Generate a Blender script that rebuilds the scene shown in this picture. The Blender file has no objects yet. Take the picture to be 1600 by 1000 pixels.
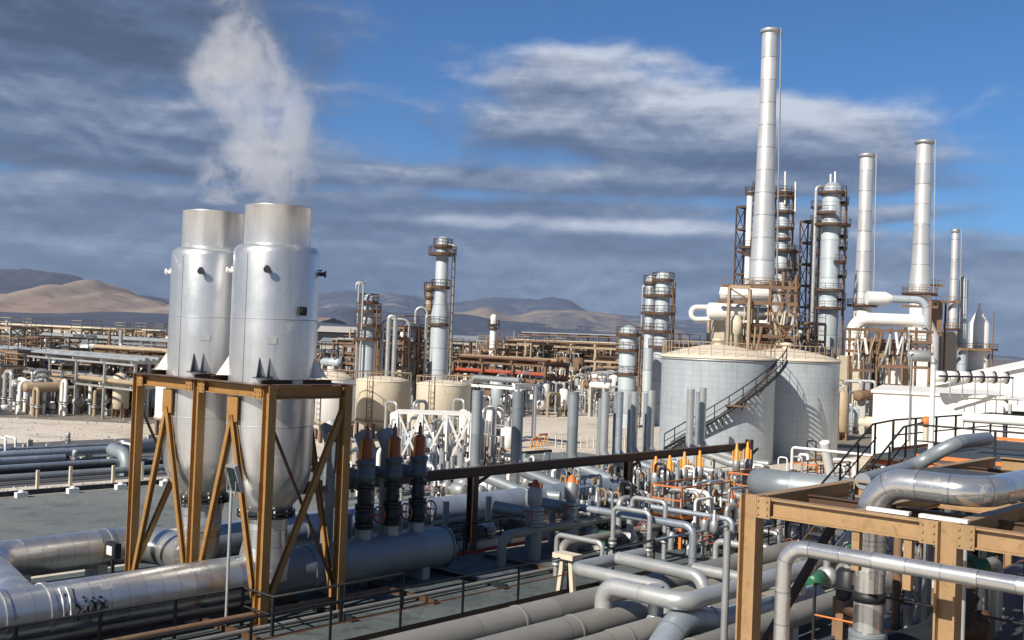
import bpy, math, random
from mathutils import Vector as Vc, Matrix
R_ = math.radians
rnd = random.Random(7)
S = bpy.context.scene
C = S.collection
# ---------------------------------------------------------------- camera
HC = 8.0; FPX = 1700.0; PITCH = R_(1.0); ROLL = R_(2.2)
cam = bpy.data.cameras.new('camera'); co = bpy.data.objects.new('camera', cam); C.objects.link(co)
cam.sensor_width = 36; cam.lens = 36*FPX/1600; cam.clip_start = .2; cam.clip_end = 40000
co.matrix_world = Matrix.Translation((0, 0, HC)) @ Matrix.Rotation(R_(90)+PITCH, 4, 'X') @ Matrix.Rotation(ROLL, 4, 'Z')
S.camera = co
S.view_settings.view_transform = 'Standard'; S.view_settings.look = 'None'
S.view_settings.exposure = 0.34; S.view_settings.gamma = 1
S.render.resolution_x = 1024; S.render.resolution_y = 640
S.cycles.volume_bounces = 3; S.cycles.max_bounces = 6
# ---------------------------------------------------------------- sun
SAZ = math.atan2(-.66, -.75); SEL = R_(36)
sdir = Vc((math.sin(SAZ)*math.cos(SEL), math.cos(SAZ)*math.cos(SEL), math.sin(SEL)))
sl = bpy.data.lights.new('sun', 'SUN'); sl.energy = 5.0; sl.angle = R_(.5); sl.color = (1, .93, .82)
so = bpy.data.objects.new('sun', sl); C.objects.link(so)
so.rotation_euler = (-sdir).to_track_quat('-Z', 'Y').to_euler()
# ---------------------------------------------------------------- sky
W_ = bpy.data.worlds.new('World'); S.world = W_; W_.use_nodes = True
def NB(nt):
    class B: pass
    b = B(); b.nt = nt; b.N = nt.nodes; b.L = nt.links
    def new(t, **k):
        n = b.N.new(t)
        for a, v in k.items(): setattr(n, a, v)
        return n
    def put(sock, v):
        if hasattr(v, 'is_output') or isinstance(v, bpy.types.NodeSocket): b.L.new(v, sock)
        else: sock.default_value = v
    def m(op, *a, clamp=False):
        n = new('ShaderNodeMath', operation=op); n.use_clamp = clamp
        for i, v in enumerate(a): put(n.inputs[i], v)
        return n.outputs[0]
    def noise(vec, scale, detail=4, rough=.55, dist=0):
        n = new('ShaderNodeTexNoise'); put(n.inputs['Vector'], vec)
        n.inputs['Scale'].default_value = scale; n.inputs['Detail'].default_value = detail
        n.inputs['Roughness'].default_value = rough; n.inputs['Distortion'].default_value = dist
        return n.outputs['Fac']
    def comb(x, y, z):
        n = new('ShaderNodeCombineXYZ'); put(n.inputs[0], x); put(n.inputs[1], y); put(n.inputs[2], z); return n.outputs[0]
    def sep(v):
        n = new('ShaderNodeSeparateXYZ'); put(n.inputs[0], v); return n.outputs
    def mapr(v, a, c, x=0, y=1, smooth=False):
        n = new('ShaderNodeMapRange'); put(n.inputs[0], v)
        n.inputs[1].default_value = a; n.inputs[2].default_value = c; n.inputs[3].default_value = x; n.inputs[4].default_value = y
        if smooth: n.interpolation_type = 'SMOOTHSTEP'
        return n.outputs[0]
    def mix(f, a, c, mode='MIX'):
        n = new('ShaderNodeMix', data_type='RGBA', blend_type=mode)
        put(n.inputs[0], f); put(n.inputs[6], a); put(n.inputs[7], c); return n.outputs[2]
    b.new, b.put, b.m, b.noise, b.comb, b.sep, b.mapr, b.mix = new, put, m, noise, comb, sep, mapr, mix
    return b
def rgb(r, g, b_): return (r, g, b_, 1)
nt = W_.node_tree; nt.nodes.clear(); b = NB(nt)
sky = b.new('ShaderNodeTexSky', sky_type='NISHITA'); sky.sun_disc = False
sky.sun_elevation = SEL; sky.sun_rotation = SAZ % (2*math.pi); sky.altitude = 1200; sky.air_density = 1.0; sky.dust_density = .35; sky.ozone_density = 2.6
tc = b.new('ShaderNodeTexCoord'); d = b.sep(tc.outputs['Generated'])
az = b.m('ARCTAN2', d[0], d[1]); el = b.m('ARCSINE', d[2])
vec = b.comb(b.m('MULTIPLY', az, 1.0), b.m('MULTIPLY', el, 1.8), 0.3)
vec2 = b.comb(b.m('MULTIPLY', az, 1.0), b.m('MULTIPLY', el, 9.0), 1.7)
vecu = b.comb(b.m('MULTIPLY', az, 1.0), b.m('MULTIPLY', b.m('ADD', el, .009), 1.8), 0.3)
n1 = b.noise(vec, 14.0, 8, .56, .15); n1u = b.noise(vecu, 14.0, 8, .56, .15)
n2 = b.noise(vec2, 5.5, 8, .54, .2); n3 = b.noise(vec, 22, 5, .55)
def PA(px, py):     # picture direction -> azimuth, elevation of the sky
    x = (px-800)/1700; y = (500-py)/1700; c, s = math.cos(ROLL), math.sin(ROLL)
    X = x*c - y*s; Y = x*s + y*c + math.tan(PITCH)
    return math.atan(X), math.atan(Y/math.sqrt(1+X*X))
# px, py, half width, half height, weight, tilt, brightness, gradient (lit top)
BL = [(60, 10, 310, 135, 2.3, 0, .12, .15), (330, 70, 70, 60, .4, 0, .3, .3), (150, 190, 330, 46, 1.3, 0, .50, .5), (80, 245, 330, 26, 1.0, 0, .16, .2), (60, 296, 440, 18, .8, 0, .66, .5),
      (1095, 218, 310, 62, 2.5, .06, .56, 1.05), (1200, 178, 170, 32, .9, .1, .75, .5), (895, 135, 110, 50, 1.6, .05, .58, .7), (1030, 88, 80, 24, .6, .2, .66, .3), (880, 90, 60, 20, .4, 0, .7, .3),
      (800, 283, 520, 26, 1.25, 0, .52, .7), (1240, 290, 260, 16, .7, 0, .6, .5), (300, 330, 560, 30, 1.2, 0, .20, .2), (860, 326, 420, 14, .75, 0, .30, .4), (900, 354, 300, 11, 1.6, 0, 1.1, .2), (500, 366, 500, 12, .8, 0, .42, .3),
      (1150, 372, 500, 14, .8, 0, .55, .4), (1120, 395, 520, 12, .8, 0, .28, .3), (1060, 415, 600, 12, .8, 0, .55, .3), (700, 400, 900, 22, .9, 0, .22, .2), (700, 440, 1100, 44, 1.6, 0, .30, .3), (200, 400, 500, 60, .8, 0, .22, .2),
      (560, 160, 90, 50, .2, 0, .75, .2), (1370, 340, 110, 14, 1.0, -.1, .6, .6), (1500, 425, 260, 22, .9, 0, .45, .3), (1500, 150, 90, 70, .3, 0, .7, .1), (560, 30, 60, 40, .3, 0, .7, .1), (1540, 470, 300, 40, 1.3, 0, .40, .1), (800, 500, 1500, 60, 2.2, 0, .36, .1), (1300, 540, 900, 50, 2.0, 0, .40, .1), (700, 330, 900, 60, .6, 0, .40, .2)]
tot = None; bs = None; ws = None
for (px, py, hw, hh, w, tilt, br, gr) in BL:
    a0, e0 = PA(px, py)
    dx = b.m('DIVIDE', b.m('SUBTRACT', az, a0), hw/1700)
    dy0 = b.m('ADD', b.m('SUBTRACT', el, e0), b.m('MULTIPLY', b.m('SUBTRACT', az, a0), tilt))
    dy = b.m('DIVIDE', dy0, hh/1700); dy = b.m('MULTIPLY', dy, b.mapr(dy, -.1, .1, 1.45, 1.0))
    r2 = b.m('ADD', b.m('MULTIPLY', dx, dx), b.m('MULTIPLY', dy, dy))
    g = b.m('MULTIPLY', b.m('EXPONENT', b.m('MULTIPLY', r2, -.9)), w)
    bb = b.m('MULTIPLY', g, b.m('ADD', b.m('MULTIPLY', dy, gr*.5), br))
    tot = g if tot is None else b.m('ADD', tot, g); bs = bb if bs is None else b.m('ADD', bs, bb)
rear = b.mapr(b.m('ABSOLUTE', az), .62, 1.1, 0, .95, True)  # unseen dark cloud behind the camera, added to cut blue ambient light
tot = b.m('ADD', tot, rear); bs = b.m('ADD', bs, b.m('MULTIPLY', rear, .16))
nn = b.m('ADD', b.m('MULTIPLY', n1, 1.0), b.m('MULTIPLY', n2, .5))
dens = b.m('ADD', b.m('MULTIPLY', b.m('SUBTRACT', nn, .75), 1.7), b.m('SUBTRACT', tot, .60))
mask = b.mapr(dens, -.32, .75, 0, 1, True)
bright = b.m('DIVIDE', bs, b.m('ADD', tot, .08))
bright = b.m('ADD', bright, b.m('MULTIPLY', b.m('SUBTRACT', n1, n1u), 1.1))
bright = b.m('ADD', bright, b.m('MULTIPLY', b.m('SUBTRACT', n2, .5), 1.0))
bright = b.m('ADD', bright, b.m('MULTIPLY', b.m('SUBTRACT', n3, .5), .06), clamp=True)
cr = b.new('ShaderNodeValToRGB'); b.put(cr.inputs[0], bright); e = cr.color_ramp.elements
e[0].position = 0; e[0].color = rgb(.055, .085, .16); e[1].position = 1; e[1].color = rgb(.66, .72, .82)
for p, c_ in ((.3, (.105, .155, .27)), (.55, (.235, .29, .415)), (.78, (.46, .51, .62))):
    q = cr.color_ramp.elements.new(p); q.color = rgb(*c_)
cc = b.new('ShaderNodeVectorMath', operation='SCALE'); b.put(cc.inputs[0], cr.outputs[0]); cc.inputs['Scale'].default_value = 7.4
skc = b.mix(1.0, sky.outputs[0], rgb(.225, .50, .77), 'MULTIPLY')
fin = b.mix(b.m('MULTIPLY', mask, .95), skc, cc.outputs[0])
bg = b.new('ShaderNodeBackground'); b.put(bg.inputs[0], fin); bg.inputs[1].default_value = .1
ou = b.new('ShaderNodeOutputWorld'); b.L.new(bg.outputs[0], ou.inputs[0])

# ---------------------------------------------------------------- geometry helpers
cp, sp = math.cos(PITCH), math.sin(PITCH)
FWD = Vc((0, cp, sp)); _r = Vc((1, 0, 0)); _u = _r.cross(FWD)
RT = _r*math.cos(ROLL) + _u*math.sin(ROLL); UPV = -_r*math.sin(ROLL) + _u*math.cos(ROLL)
def ray(px, py): return FWD + RT*((px-800)/FPX) + UPV*((500-py)/FPX)
def gz(px, py, z=0.0):
    d_ = ray(px, py); return Vc((0, 0, HC)) + d_*((z-HC)/d_.z)
def at(px, py, Y):
    d_ = ray(px, py); return Vc((0, 0, HC)) + d_*(Y/d_.y)
A_ = R_(48); U = Vc((math.cos(A_), math.sin(A_), 0)); V = Vc((-math.sin(A_), math.cos(A_), 0)); Z = Vc((0, 0, 1)); O3 = Vc((0, 0, 0))
def P(u, v, z=0.0): return U*u + V*v + Z*z
def uv(p): return p.dot(U), p.dot(V)

class MB:
    def __init__(s): s.v = []; s.f = []; s.sm = []; s.uv = []
    def face(s, ids, smooth=False, uvs=None):
        s.f.append(ids); s.sm.append(smooth); s.uv.append(uvs or [(0, 0)]*len(ids))
    def box(s, c, sz, ax=(Vc((1, 0, 0)), Vc((0, 1, 0)), Vc((0, 0, 1)))):
        k = len(s.v); c = Vc(c)
        for z in (-1, 1):
            for x, y in ((-1, -1), (1, -1), (1, 1), (-1, 1)):
                s.v.append(c + ax[0]*(x*sz[0]/2) + ax[1]*(y*sz[1]/2) + ax[2]*(z*sz[2]/2))
        for q in ((3, 2, 1, 0), (4, 5, 6, 7), (0, 1, 5, 4), (1, 2, 6, 5), (2, 3, 7, 6), (3, 0, 4, 7)):
            s.face([k+i for i in q], False, [(0, 0), (sz[0], 0), (sz[0], sz[2]), (0, sz[2])])
        return s
    def ubox(s, u0, u1, v0, v1, z0, z1):
        return s.box(P((u0+u1)/2, (v0+v1)/2, (z0+z1)/2), (u1-u0, v1-v0, z1-z0), (U, V, Z))
    def bar(s, p, q, w, h=None, up=Z):
        h = h or w; d_ = (q-p); L = d_.length
        if L < 1e-6: return s
        d_ = d_/L
        if abs(d_.dot(up)) > .95: up = U
        x = d_.cross(up).normalized(); y = x.cross(d_).normalized()
        return s.box((p+q)/2, (w, L, h), (x, d_, y))
    def ibeam(s, p, q, w, h, up=Z, t=None):
        d_ = (q-p).normalized()
        if abs(d_.dot(up)) > .95: up = U
        x = d_.cross(up).normalized(); y = x.cross(d_).normalized(); t = t or h*.09
        s.bar(p+y*(h/2-t/2), q+y*(h/2-t/2), w, t, up); s.bar(p-y*(h/2-t/2), q-y*(h/2-t/2), w, t, up)
        return s.bar(p, q, t*.9, h-2*t, up)
    def tube(s, pts, r, seg=10, bend=0, cap=True, arc=6):
        pts = [Vc(p) for p in pts]
        if bend and len(pts) > 2:
            out = [pts[0]]
            for i in range(1, len(pts)-1):
                a = pts[i-1]-pts[i]; c = pts[i+1]-pts[i]; la, lc = a.length, c.length; a = a/la; c = c/lc
                ang = a.angle(c)
                if ang > 3.1: out.append(pts[i]); continue
                t = min(bend/math.tan(ang/2), la*.49, lc*.49); p0 = pts[i]+a*t; p1 = pts[i]+c*t
                rr = t*math.tan(ang/2); cen = pts[i] + (a+c).normalized()*(rr/math.sin(ang/2))
                e0 = p0-cen; e1 = p1-cen; th = e0.angle(e1)
                for k in range(arc+1):
                    f = k/arc; out.append(cen + (e0*math.sin((1-f)*th)+e1*math.sin(f*th))/math.sin(th))
            out.append(pts[-1]); pts = out
        pp = [pts[0]]
        for q in pts[1:]:
            if (q-pp[-1]).length > 1e-4: pp.append(q)
        pts = pp
        n = len(pts); rs = r if isinstance(r, (list, tuple)) else [r]*n
        if len(rs) != n: rs = [rs[0]+(rs[-1]-rs[0])*i/(n-1) for i in range(n)]
        tan = []
        for i in range(n):
            a = pts[min(i+1, n-1)]-pts[max(i-1, 0)]
            if i not in (0, n-1): a = (pts[i+1]-pts[i]).normalized()+(pts[i]-pts[i-1]).normalized()
            tan.append(a.normalized())
        ref = Z if abs(tan[0].z) < .9 else V
        x = tan[0].cross(ref).normalized(); k = len(s.v); L = 0; Ls = []
        for i in range(n):
            if i:
                L += (pts[i]-pts[i-1]).length; ax = tan[i-1].cross(tan[i])
                if ax.length > 1e-6: x = Matrix.Rotation(tan[i-1].angle(tan[i]), 3, ax.normalized()) @ x
            y = tan[i].cross(x).normalized(); Ls.append(L)
            for j in range(seg):
                t = 2*math.pi*j/seg; s.v.append(pts[i] + x*(rs[i]*math.cos(t)) + y*(rs[i]*math.sin(t)))
        for i in range(n-1):
            for j in range(seg):
                j2 = (j+1) % seg; w0, w1 = j/seg*6.283*rs[0], (j+1)/seg*6.283*rs[0]
                s.face([k+i*seg+j2, k+i*seg+j, k+(i+1)*seg+j, k+(i+1)*seg+j2], True, [(Ls[i], w1), (Ls[i], w0), (Ls[i+1], w0), (Ls[i+1], w1)])
        if cap:
            for i, o in ((0, 1), (n-1, 0)):
                q = len(s.v); s.v += [s.v[k+i*seg+j].copy() for j in range(seg)]
                ids = [q+j for j in range(seg)]
                s.face(ids[::-1] if not o else ids)
        return s
    def lathe(s, c, prof, seg=24, ax=Z, cap=True):
        c = Vc(c); x = ax.cross(Vc((1, 0, 0)) if abs(ax.x) < .9 else V).normalized(); y = ax.cross(x).normalized()
        k = len(s.v); n = len(prof); L = 0; Ls = []
        for i, (r, z) in enumerate(prof):
            if i: L += math.hypot(r-prof[i-1][0], z-prof[i-1][1])
            Ls.append(L)
            for j in range(seg):
                t = 2*math.pi*j/seg; s.v.append(c + x*(r*math.cos(t)) + y*(r*math.sin(t)) + ax*z)
        R0 = max(p[0] for p in prof)
        for i in range(n-1):
            for j in range(seg):
                j2 = (j+1) % seg; w0, w1 = j/seg*6.283*R0, (j+1)/seg*6.283*R0
                s.face([k+i*seg+j, k+i*seg+j2, k+(i+1)*seg+j2, k+(i+1)*seg+j], True, [(Ls[i], w0), (Ls[i], w1), (Ls[i+1], w1), (Ls[i+1], w0)])
        if cap:
            for i in (0, n-1):
                if prof[i][0] < .004: continue
                q = len(s.v); s.v += [s.v[k+i*seg+j].copy() for j in range(seg)]
                ids = [q+j for j in range(seg)]; s.face(ids[::-1] if i == 0 else ids)
        return s
    def cyl(s, p, q, r, seg=12): return s.tube([p, q], r, seg)
    def ball(s, c, r, seg=10, sz=1.0): return s.lathe(c, [(r*math.sin(math.pi*i/6)+.001, -r*sz*math.cos(math.pi*i/6)) for i in range(7)], seg, cap=False)
    def build(s, name, mat, parent=None, org=None):
        if org is None: org = ORG[parent] if parent is not None else O3
        org = Vc(org); me = bpy.data.meshes.new(name)
        me.from_pydata([tuple(v-org) for v in s.v], [], s.f)
        me.polygons.foreach_set('use_smooth', s.sm)
        ul = me.uv_layers.new(name='UVMap'); fl = []
        for q in s.uv:
            for t in q: fl += [t[0], t[1]]
        ul.data.foreach_set('uv', fl)
        me.materials.append(mat); me.update()
        o = bpy.data.objects.new(name, me); C.objects.link(o)
        if parent is not None:
            o.parent = parent; ORG[o] = org
        else: o.location = org; ORG[o] = org
        return o
ORG = {}
def tag(o, label, cat, group=None, kind=None):
    if label: o['label'] = label
    if cat: o['category'] = cat
    if group: o['group'] = group
    if kind: o['kind'] = kind
    return o
def thing(name, label, cat, loc, group=None):
    o = bpy.data.objects.new(name, None); C.objects.link(o); o.location = Vc(loc); ORG[o] = Vc(loc)
    o.empty_display_size = .2
    return tag(o, label, cat, group)
def one(mb, name, mat, label, cat, org, group=None): return tag(mb.build(name, mat, None, org), label, cat, group)
def struct(mb, name, mat): return tag(mb.build(name, mat), None, None, None, 'structure')
def dup(root, delta, label=None, rz=0.0, sc=None):
    r = root.copy(); C.objects.link(r); r.location = root.location + Vc(delta); r.rotation_euler.z = rz
    if sc: r.scale = (sc, sc, sc)
    if label: r['label'] = label
    for ch in root.children:
        c_ = ch.copy(); C.objects.link(c_); c_.parent = r
        for g in ch.children:
            e_ = g.copy(); C.objects.link(e_); e_.parent = c_
    return r
# ---------------------------------------------------------------- materials
def mat(name, col, metal=0.0, rough=.6, var=.18, vscale=1.5, band=0, bandw=.035, dirt=None, dirta=0.0, bump=0.0, bscale=30, rv=.1, brick=None, rand=.12, streak=0):
    m_ = bpy.data.materials.new(name); m_.use_nodes = True; nt = m_.node_tree; nt.nodes.clear(); b = NB(nt)
    bs_ = b.new('ShaderNodeBsdfPrincipled'); o_ = b.new('ShaderNodeOutputMaterial'); b.L.new(bs_.outputs[0], o_.inputs[0])
    pos = b.new('ShaderNodeNewGeometry').outputs['Position']; oi = b.new('ShaderNodeObjectInfo').outputs['Random']
    n = b.noise(pos, vscale, 5, .6); nf = b.noise(pos, vscale*9, 3, .6)
    k = b.m('ADD', b.m('MULTIPLY', b.m('SUBTRACT', n, .5), var*2), b.m('MULTIPLY', b.m('SUBTRACT', nf, .5), var))
    k = b.m('ADD', k, b.m('MULTIPLY', b.m('SUBTRACT', oi, .5), rand)); k = b.m('ADD', k, 1.0)
    c_ = b.new('ShaderNodeVectorMath', operation='SCALE'); c_.inputs[0].default_value = col[:3]; b.put(c_.inputs['Scale'], k); c_ = c_.outputs[0]
    hgt = b.m('MULTIPLY', b.noise(pos, bscale, 3, .6), 1.0) if bump else None
    if streak:
        sx = b.sep(pos); sv = b.comb(b.m('MULTIPLY', sx[0], 5.0), b.m('MULTIPLY', sx[1], 5.0), b.m('MULTIPLY', sx[2], .35))
        st = b.mapr(b.noise(sv, 1.0, 5, .65), .5, .75, 0, streak)
        c_ = b.mix(st, c_, rgb(*[x*.35 for x in col[:3]]))
    if dirt:
        dm = b.mapr(b.noise(pos, vscale*2.3, 7, .68, .3), .62-dirta*.35, .75-dirta*.2, 0, 1)
        c_ = b.mix(b.m('MULTIPLY', dm, min(1, .35+dirta)), c_, rgb(*dirt))
        if metal: b.put(bs_.inputs['Metallic'], b.m('MULTIPLY', b.m('SUBTRACT', 1.0, b.m('MULTIPLY', dm, .8)), metal))
    if not (dirt and metal): bs_.inputs['Metallic'].default_value = metal
    if band or brick:
        uvn = b.new('ShaderNodeUVMap').outputs[0]
    if band:
        x = b.sep(uvn)[0]
        fr = b.m('FRACT', b.m('DIVIDE', b.m('ADD', x, b.m('MULTIPLY', oi, band)), band))
        ln = b.m('LESS_THAN', fr, bandw/band)
        c_ = b.mix(b.m('MULTIPLY', ln, .5), c_, rgb(*[x_*.28 for x_ in col[:3]]))
        cell = b.m('FLOOR', b.m('DIVIDE', b.m('ADD', x, b.m('MULTIPLY', oi, band)), band))
        wn = b.new('ShaderNodeTexWhiteNoise', noise_dimensions='2D'); b.put(wn.inputs['Vector'], b.comb(cell, b.m('MULTIPLY', oi, 50), 0))
        c_ = b.mix(.12, c_, wn.outputs['Value'], 'OVERLAY')
        rough_s = b.m('ADD', b.m('MULTIPLY', b.m('SUBTRACT', wn.outputs['Value'], .5), .16), rough)
    else: rough_s = rough
    if brick:
        bt = b.new('ShaderNodeTexBrick'); b.put(bt.inputs['Vector'], b.comb(b.sep(uvn)[1], b.sep(uvn)[0], 0))
        bt.inputs['Color1'].default_value = rgb(1, 1, 1); bt.inputs['Color2'].default_value = rgb(.93, .94, .95); bt.inputs['Mortar'].default_value = rgb(.70, .72, .74)
        bt.inputs['Scale'].default_value = 1; bt.inputs['Brick Width'].default_value = brick[0]; bt.inputs['Row Height'].default_value = brick[1]; bt.inputs['Mortar Size'].default_value = brick[2]
        bt.offset = 0.0
        c_ = b.mix(1.0, c_, bt.outputs[0], 'MULTIPLY')
    b.put(bs_.inputs['Base Color'], c_)
    rr = b.m('ADD', b.m('MULTIPLY', b.m('SUBTRACT', n, .5), rv*2), rough_s, clamp=True); b.put(bs_.inputs['Roughness'], rr)
    if bump or band:
        bn = b.new('ShaderNodeBump'); bn.inputs['Strength'].default_value = bump if bump else .25; bn.inputs['Distance'].default_value = .02
        hh = hgt if hgt is not None else None
        if band:
            hh = b.m('ADD', hh, b.m('MULTIPLY', ln, -1.0)) if hh is not None else b.m('MULTIPLY', ln, -1.0)
        b.put(bn.inputs['Height'], hh); b.L.new(bn.outputs[0], bs_.inputs['Normal'])
    return m_
M = dict(
 alu=mat('alu_sheet', (.68, .68, .67), .78, .33, .16, .9, dirt=(.30, .28, .25), dirta=.05, bump=.12, bscale=4, rv=.08, rand=0, streak=.25),
 pipe=mat('alu_lagging', (.62, .62, .61), .82, .30, .14, 1.3, band=.48, bandw=.02, dirt=(.22, .19, .15), dirta=.12, bump=.15, bscale=6, streak=.0),
 pipe_d=mat('dull_lagging', (.40, .45, .50), .55, .42, .16, 1.3, band=1.0, bandw=.03, dirt=(.2, .18, .15), dirta=.12, bump=.1, bscale=6),
 bluegrey=mat('grey_blue_paint', (.25, .28, .30), .3, .45, .15, 1.3, band=1.6, bandw=.02, dirt=(.2, .16, .12), dirta=.1),
 slate=mat('slate_paint', (.10, .125, .145), .2, .45, .2, 2, dirt=(.1, .07, .05), dirta=.15),
 beige=mat('dusty_pipe_paint', (.25, .24, .215), .2, .58, .2, 1.0, band=3.0, bandw=.03, dirt=(.18, .16, .13), dirta=.2, bump=.1),
 smallpipe=mat('light_pipe_paint', (.46, .47, .46), .5, .40, .2, 1.5, dirt=(.3, .22, .15), dirta=.12),
 ochre=mat('ochre_paint', (.31, .165, .05), 0, .5, .2, 2.6, dirt=(.11, .05, .02), dirta=.22, streak=.25, bump=.08, rand=.08),
 tan=mat('tan_paint', (.34, .215, .105), 0, .5, .2, 2.6, dirt=(.13, .07, .035), dirta=.2, streak=.25, bump=.08, rand=.08),
 brown=mat('brown_paint', (.085, .045, .025), 0, .55, .2, 1.5, dirt=(.05, .03, .02), dirta=.2),
 black=mat('black_paint', (.014, .015, .017), 0, .5, .2, 2),
 dark=mat('dark_iron', (.022, .025, .03), .3, .45, .3, 3),
 orange=mat('orange_paint', (.62, .19, .045), 0, .5, .15, 2, dirt=(.25, .1, .04), dirta=.15),
 act=mat('actuator_yellow', (.72, .30, .035), 0, .45, .12, 3, dirt=(.4, .2, .05), dirta=.1),
 ractor=mat('actuator_russet', (.34, .085, .02), 0, .5, .12, 3, dirt=(.1, .04, .02), dirta=.1),
 red=mat('red_paint', (.36, .07, .04), 0, .5, .15, 2),
 green=mat('green_motor_paint', (.03, .13, .07), .1, .4, .2, 3),
 tank=mat('tank_cladding', (.42, .46, .485), .15, .45, .12, .5, brick=(.62, .40, .010), rand=.02, dirt=(.30, .30, .29), dirta=.16, streak=.3),
 cream=mat('cream_paint', (.62, .55, .42), 0, .55, .10, .6, dirt=(.4, .3, .2), dirta=.12, rand=.06, streak=.15),
 roofc=mat('cream_roof', (.66, .57, .44), 0, .6, .08, .5, dirt=(.5, .42, .3), dirta=.15, rand=.04),
 white=mat('white_paint', (.80, .78, .74), 0, .5, .08, .7, dirt=(.5, .44, .35), dirta=.1, rand=.06, streak=.12),
 stack=mat('stack_steel', (.66, .66, .65), .5, .42, .14, .4, band=2.6, bandw=.14, rand=.02, streak=.18),
 stack2=mat('column_steel', (.42, .47, .50), .12, .55, .12, .5, band=2.2, bandw=.10, dirt=(.3, .25, .2), dirta=.12, rand=.04, streak=.15),
 rust=mat('rusty_steel', (.20, .12, .07), 0, .75, .35, .9, dirt=(.09, .04, .025), dirta=.3, rand=.35),
 rackc=mat('rack_cream', (.38, .29, .19), 0, .6, .2, .9, dirt=(.25, .14, .07), dirta=.2, rand=.3),
 grey=mat('galvanised', (.38, .39, .39), .5, .5, .15, 2, rand=.3),
 conc=mat('concrete', (.42, .40, .36), 0, .85, .14, .8, dirt=(.25, .22, .18), dirta=.2, bump=.2),
 wall=mat('pale_wall', (.80, .77, .72), 0, .8, .08, .4, dirt=(.45, .4, .33), dirta=.12, rand=.1),
 glass=mat('dark_glass', (.02, .03, .035), 0, .12, .1, 2),
 grating=mat('grating', (.08, .09, .09), .4, .6, .2, 4),
 trunk=mat('bark', (.09, .06, .04), 0, .9, .2, 4),
 leaf=mat('leaves', (.045, .065, .03), 0, .8, .4, 1.5, rand=.4),
)
def ground_mat(name, c1, c2, c3, s=.05, fine=3, rough=.9, bump=.3):
    m_ = bpy.data.materials.new(name); m_.use_nodes = True; nt = m_.node_tree; nt.nodes.clear(); b = NB(nt)
    bs_ = b.new('ShaderNodeBsdfPrincipled'); o_ = b.new('ShaderNodeOutputMaterial'); b.L.new(bs_.outputs[0], o_.inputs[0])
    pos = b.new('ShaderNodeNewGeometry').outputs['Position']
    a = b.noise(pos, s, 7, .6, .3); c = b.noise(pos, fine, 5, .65); e_ = b.noise(pos, s*6, 6, .6, .4)
    col = b.mix(b.mapr(a, .4, .6), rgb(*c1), rgb(*c2)); col = b.mix(b.mapr(e_, .52, .66, 0, .75), col, rgb(*c3))
    col = b.mix(.5, col, c, 'OVERLAY')
    b.put(bs_.inputs['Base Color'], col); bs_.inputs['Roughness'].default_value = rough
    bn = b.new('ShaderNodeBump'); bn.inputs['Strength'].default_value = bump; bn.inputs['Distance'].default_value = .03
    b.put(bn.inputs['Height'], c); b.L.new(bn.outputs[0], bs_.inputs['Normal'])
    return m_
M['sand'] = ground_mat('sandy_ground', (.54, .475, .39), (.62, .55, .46), (.36, .31, .255))
M['plain'] = ground_mat('shade_toned_plain', (.10, .105, .11), (.14, .135, .13), (.2, .17, .14), .002, .02)  # cloud shadow over the plain is put into this dark colour
M['asphalt'] = ground_mat('worn_asphalt', (.125, .145, .142), (.18, .19, .18), (.075, .088, .09), .12, 5)
M['deck'] = ground_mat('teal_grey_paving', (.06, .076, .077), (.10, .118, .114), (.028, .032, .034), .3, 6)
M['hill_d'] = ground_mat('cloud_shaded_hill', (.035, .05, .085), (.05, .06, .09), (.09, .085, .10), .0012, .01)  # blue-dark base colour carries the cloud shadow on these hills
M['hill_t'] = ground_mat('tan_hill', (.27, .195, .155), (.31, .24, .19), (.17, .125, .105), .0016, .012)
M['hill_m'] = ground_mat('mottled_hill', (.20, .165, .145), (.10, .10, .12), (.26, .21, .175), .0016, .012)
M['hill_f'] = ground_mat('far_hill', (.045, .065, .115), (.06, .08, .125), (.24, .21, .20), .0009, .006)  # dark blue base colour includes cloud shade on the range
# ---------------------------------------------------------------- setting
mb = MB(); k = 9000
for q in ((-k, -300), (k, -300), (k, 16000), (-k, 16000)): mb.v.append(Vc((q[0], q[1], 0)))
mb.face([0, 1, 2, 3]); struct(mb, 'ground', M['sand'])
def sheet(name, m_, u0, u1, v0, v1, z=.004, th=0.0):
    mb = MB()
    if th: mb.ubox(u0, u1, v0, v1, z-th, z)
    else:
        mb.v += [P(u0, v0, z), P(u1, v0, z), P(u1, v1, z), P(u0, v1, z)]; mb.face([0, 1, 2, 3])
    return struct(mb, name, m_)
sheet('road', M['asphalt'], -60, 62, 38.6, 49.6)
sheet('walkway', M['deck'], 6, 60, 20.4, 27.4, .12, .2)
sheet('pavement', M['deck'], 6, 60, 27.4, 33.5, .006)
sheet('paved_yard', M['deck'], 12, 60, -12, 20.2, .008)
M['gravel'] = ground_mat('oily_gravel', (.17, .15, .125), (.22, .19, .155), (.10, .09, .08), .15, 4)
for pts in ([(-90, 648), (262, 664), (262, 545), (-90, 528)], [(480, 652), (640, 655), (770, 640), (1000, 646), (1015, 563), (480, 552)], [(1290, 700), (1366, 700), (1366, 600), (1290, 600)]):
    mb = MB(); mb.v += [gz(x_, y_, .008) for x_, y_ in pts]; mb.face(list(range(len(pts)))); struct(mb, 'gravel_yard', M['gravel'])
M['stain'] = ground_mat('stained_hardstand', (.24, .22, .19), (.33, .29, .24), (.12, .115, .105), .25, 5)
sheet('hardstand', M['stain'], 31, 62, 12, 37, .016)
mb = MB()
for q in ((-9000, 260), (9000, 420), (9000, 15000), (-9000, 15000)): mb.v.append(Vc((q[0], q[1], .15)))
mb.face([0, 1, 2, 3]); struct(mb, 'plain', M['plain'])

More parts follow.
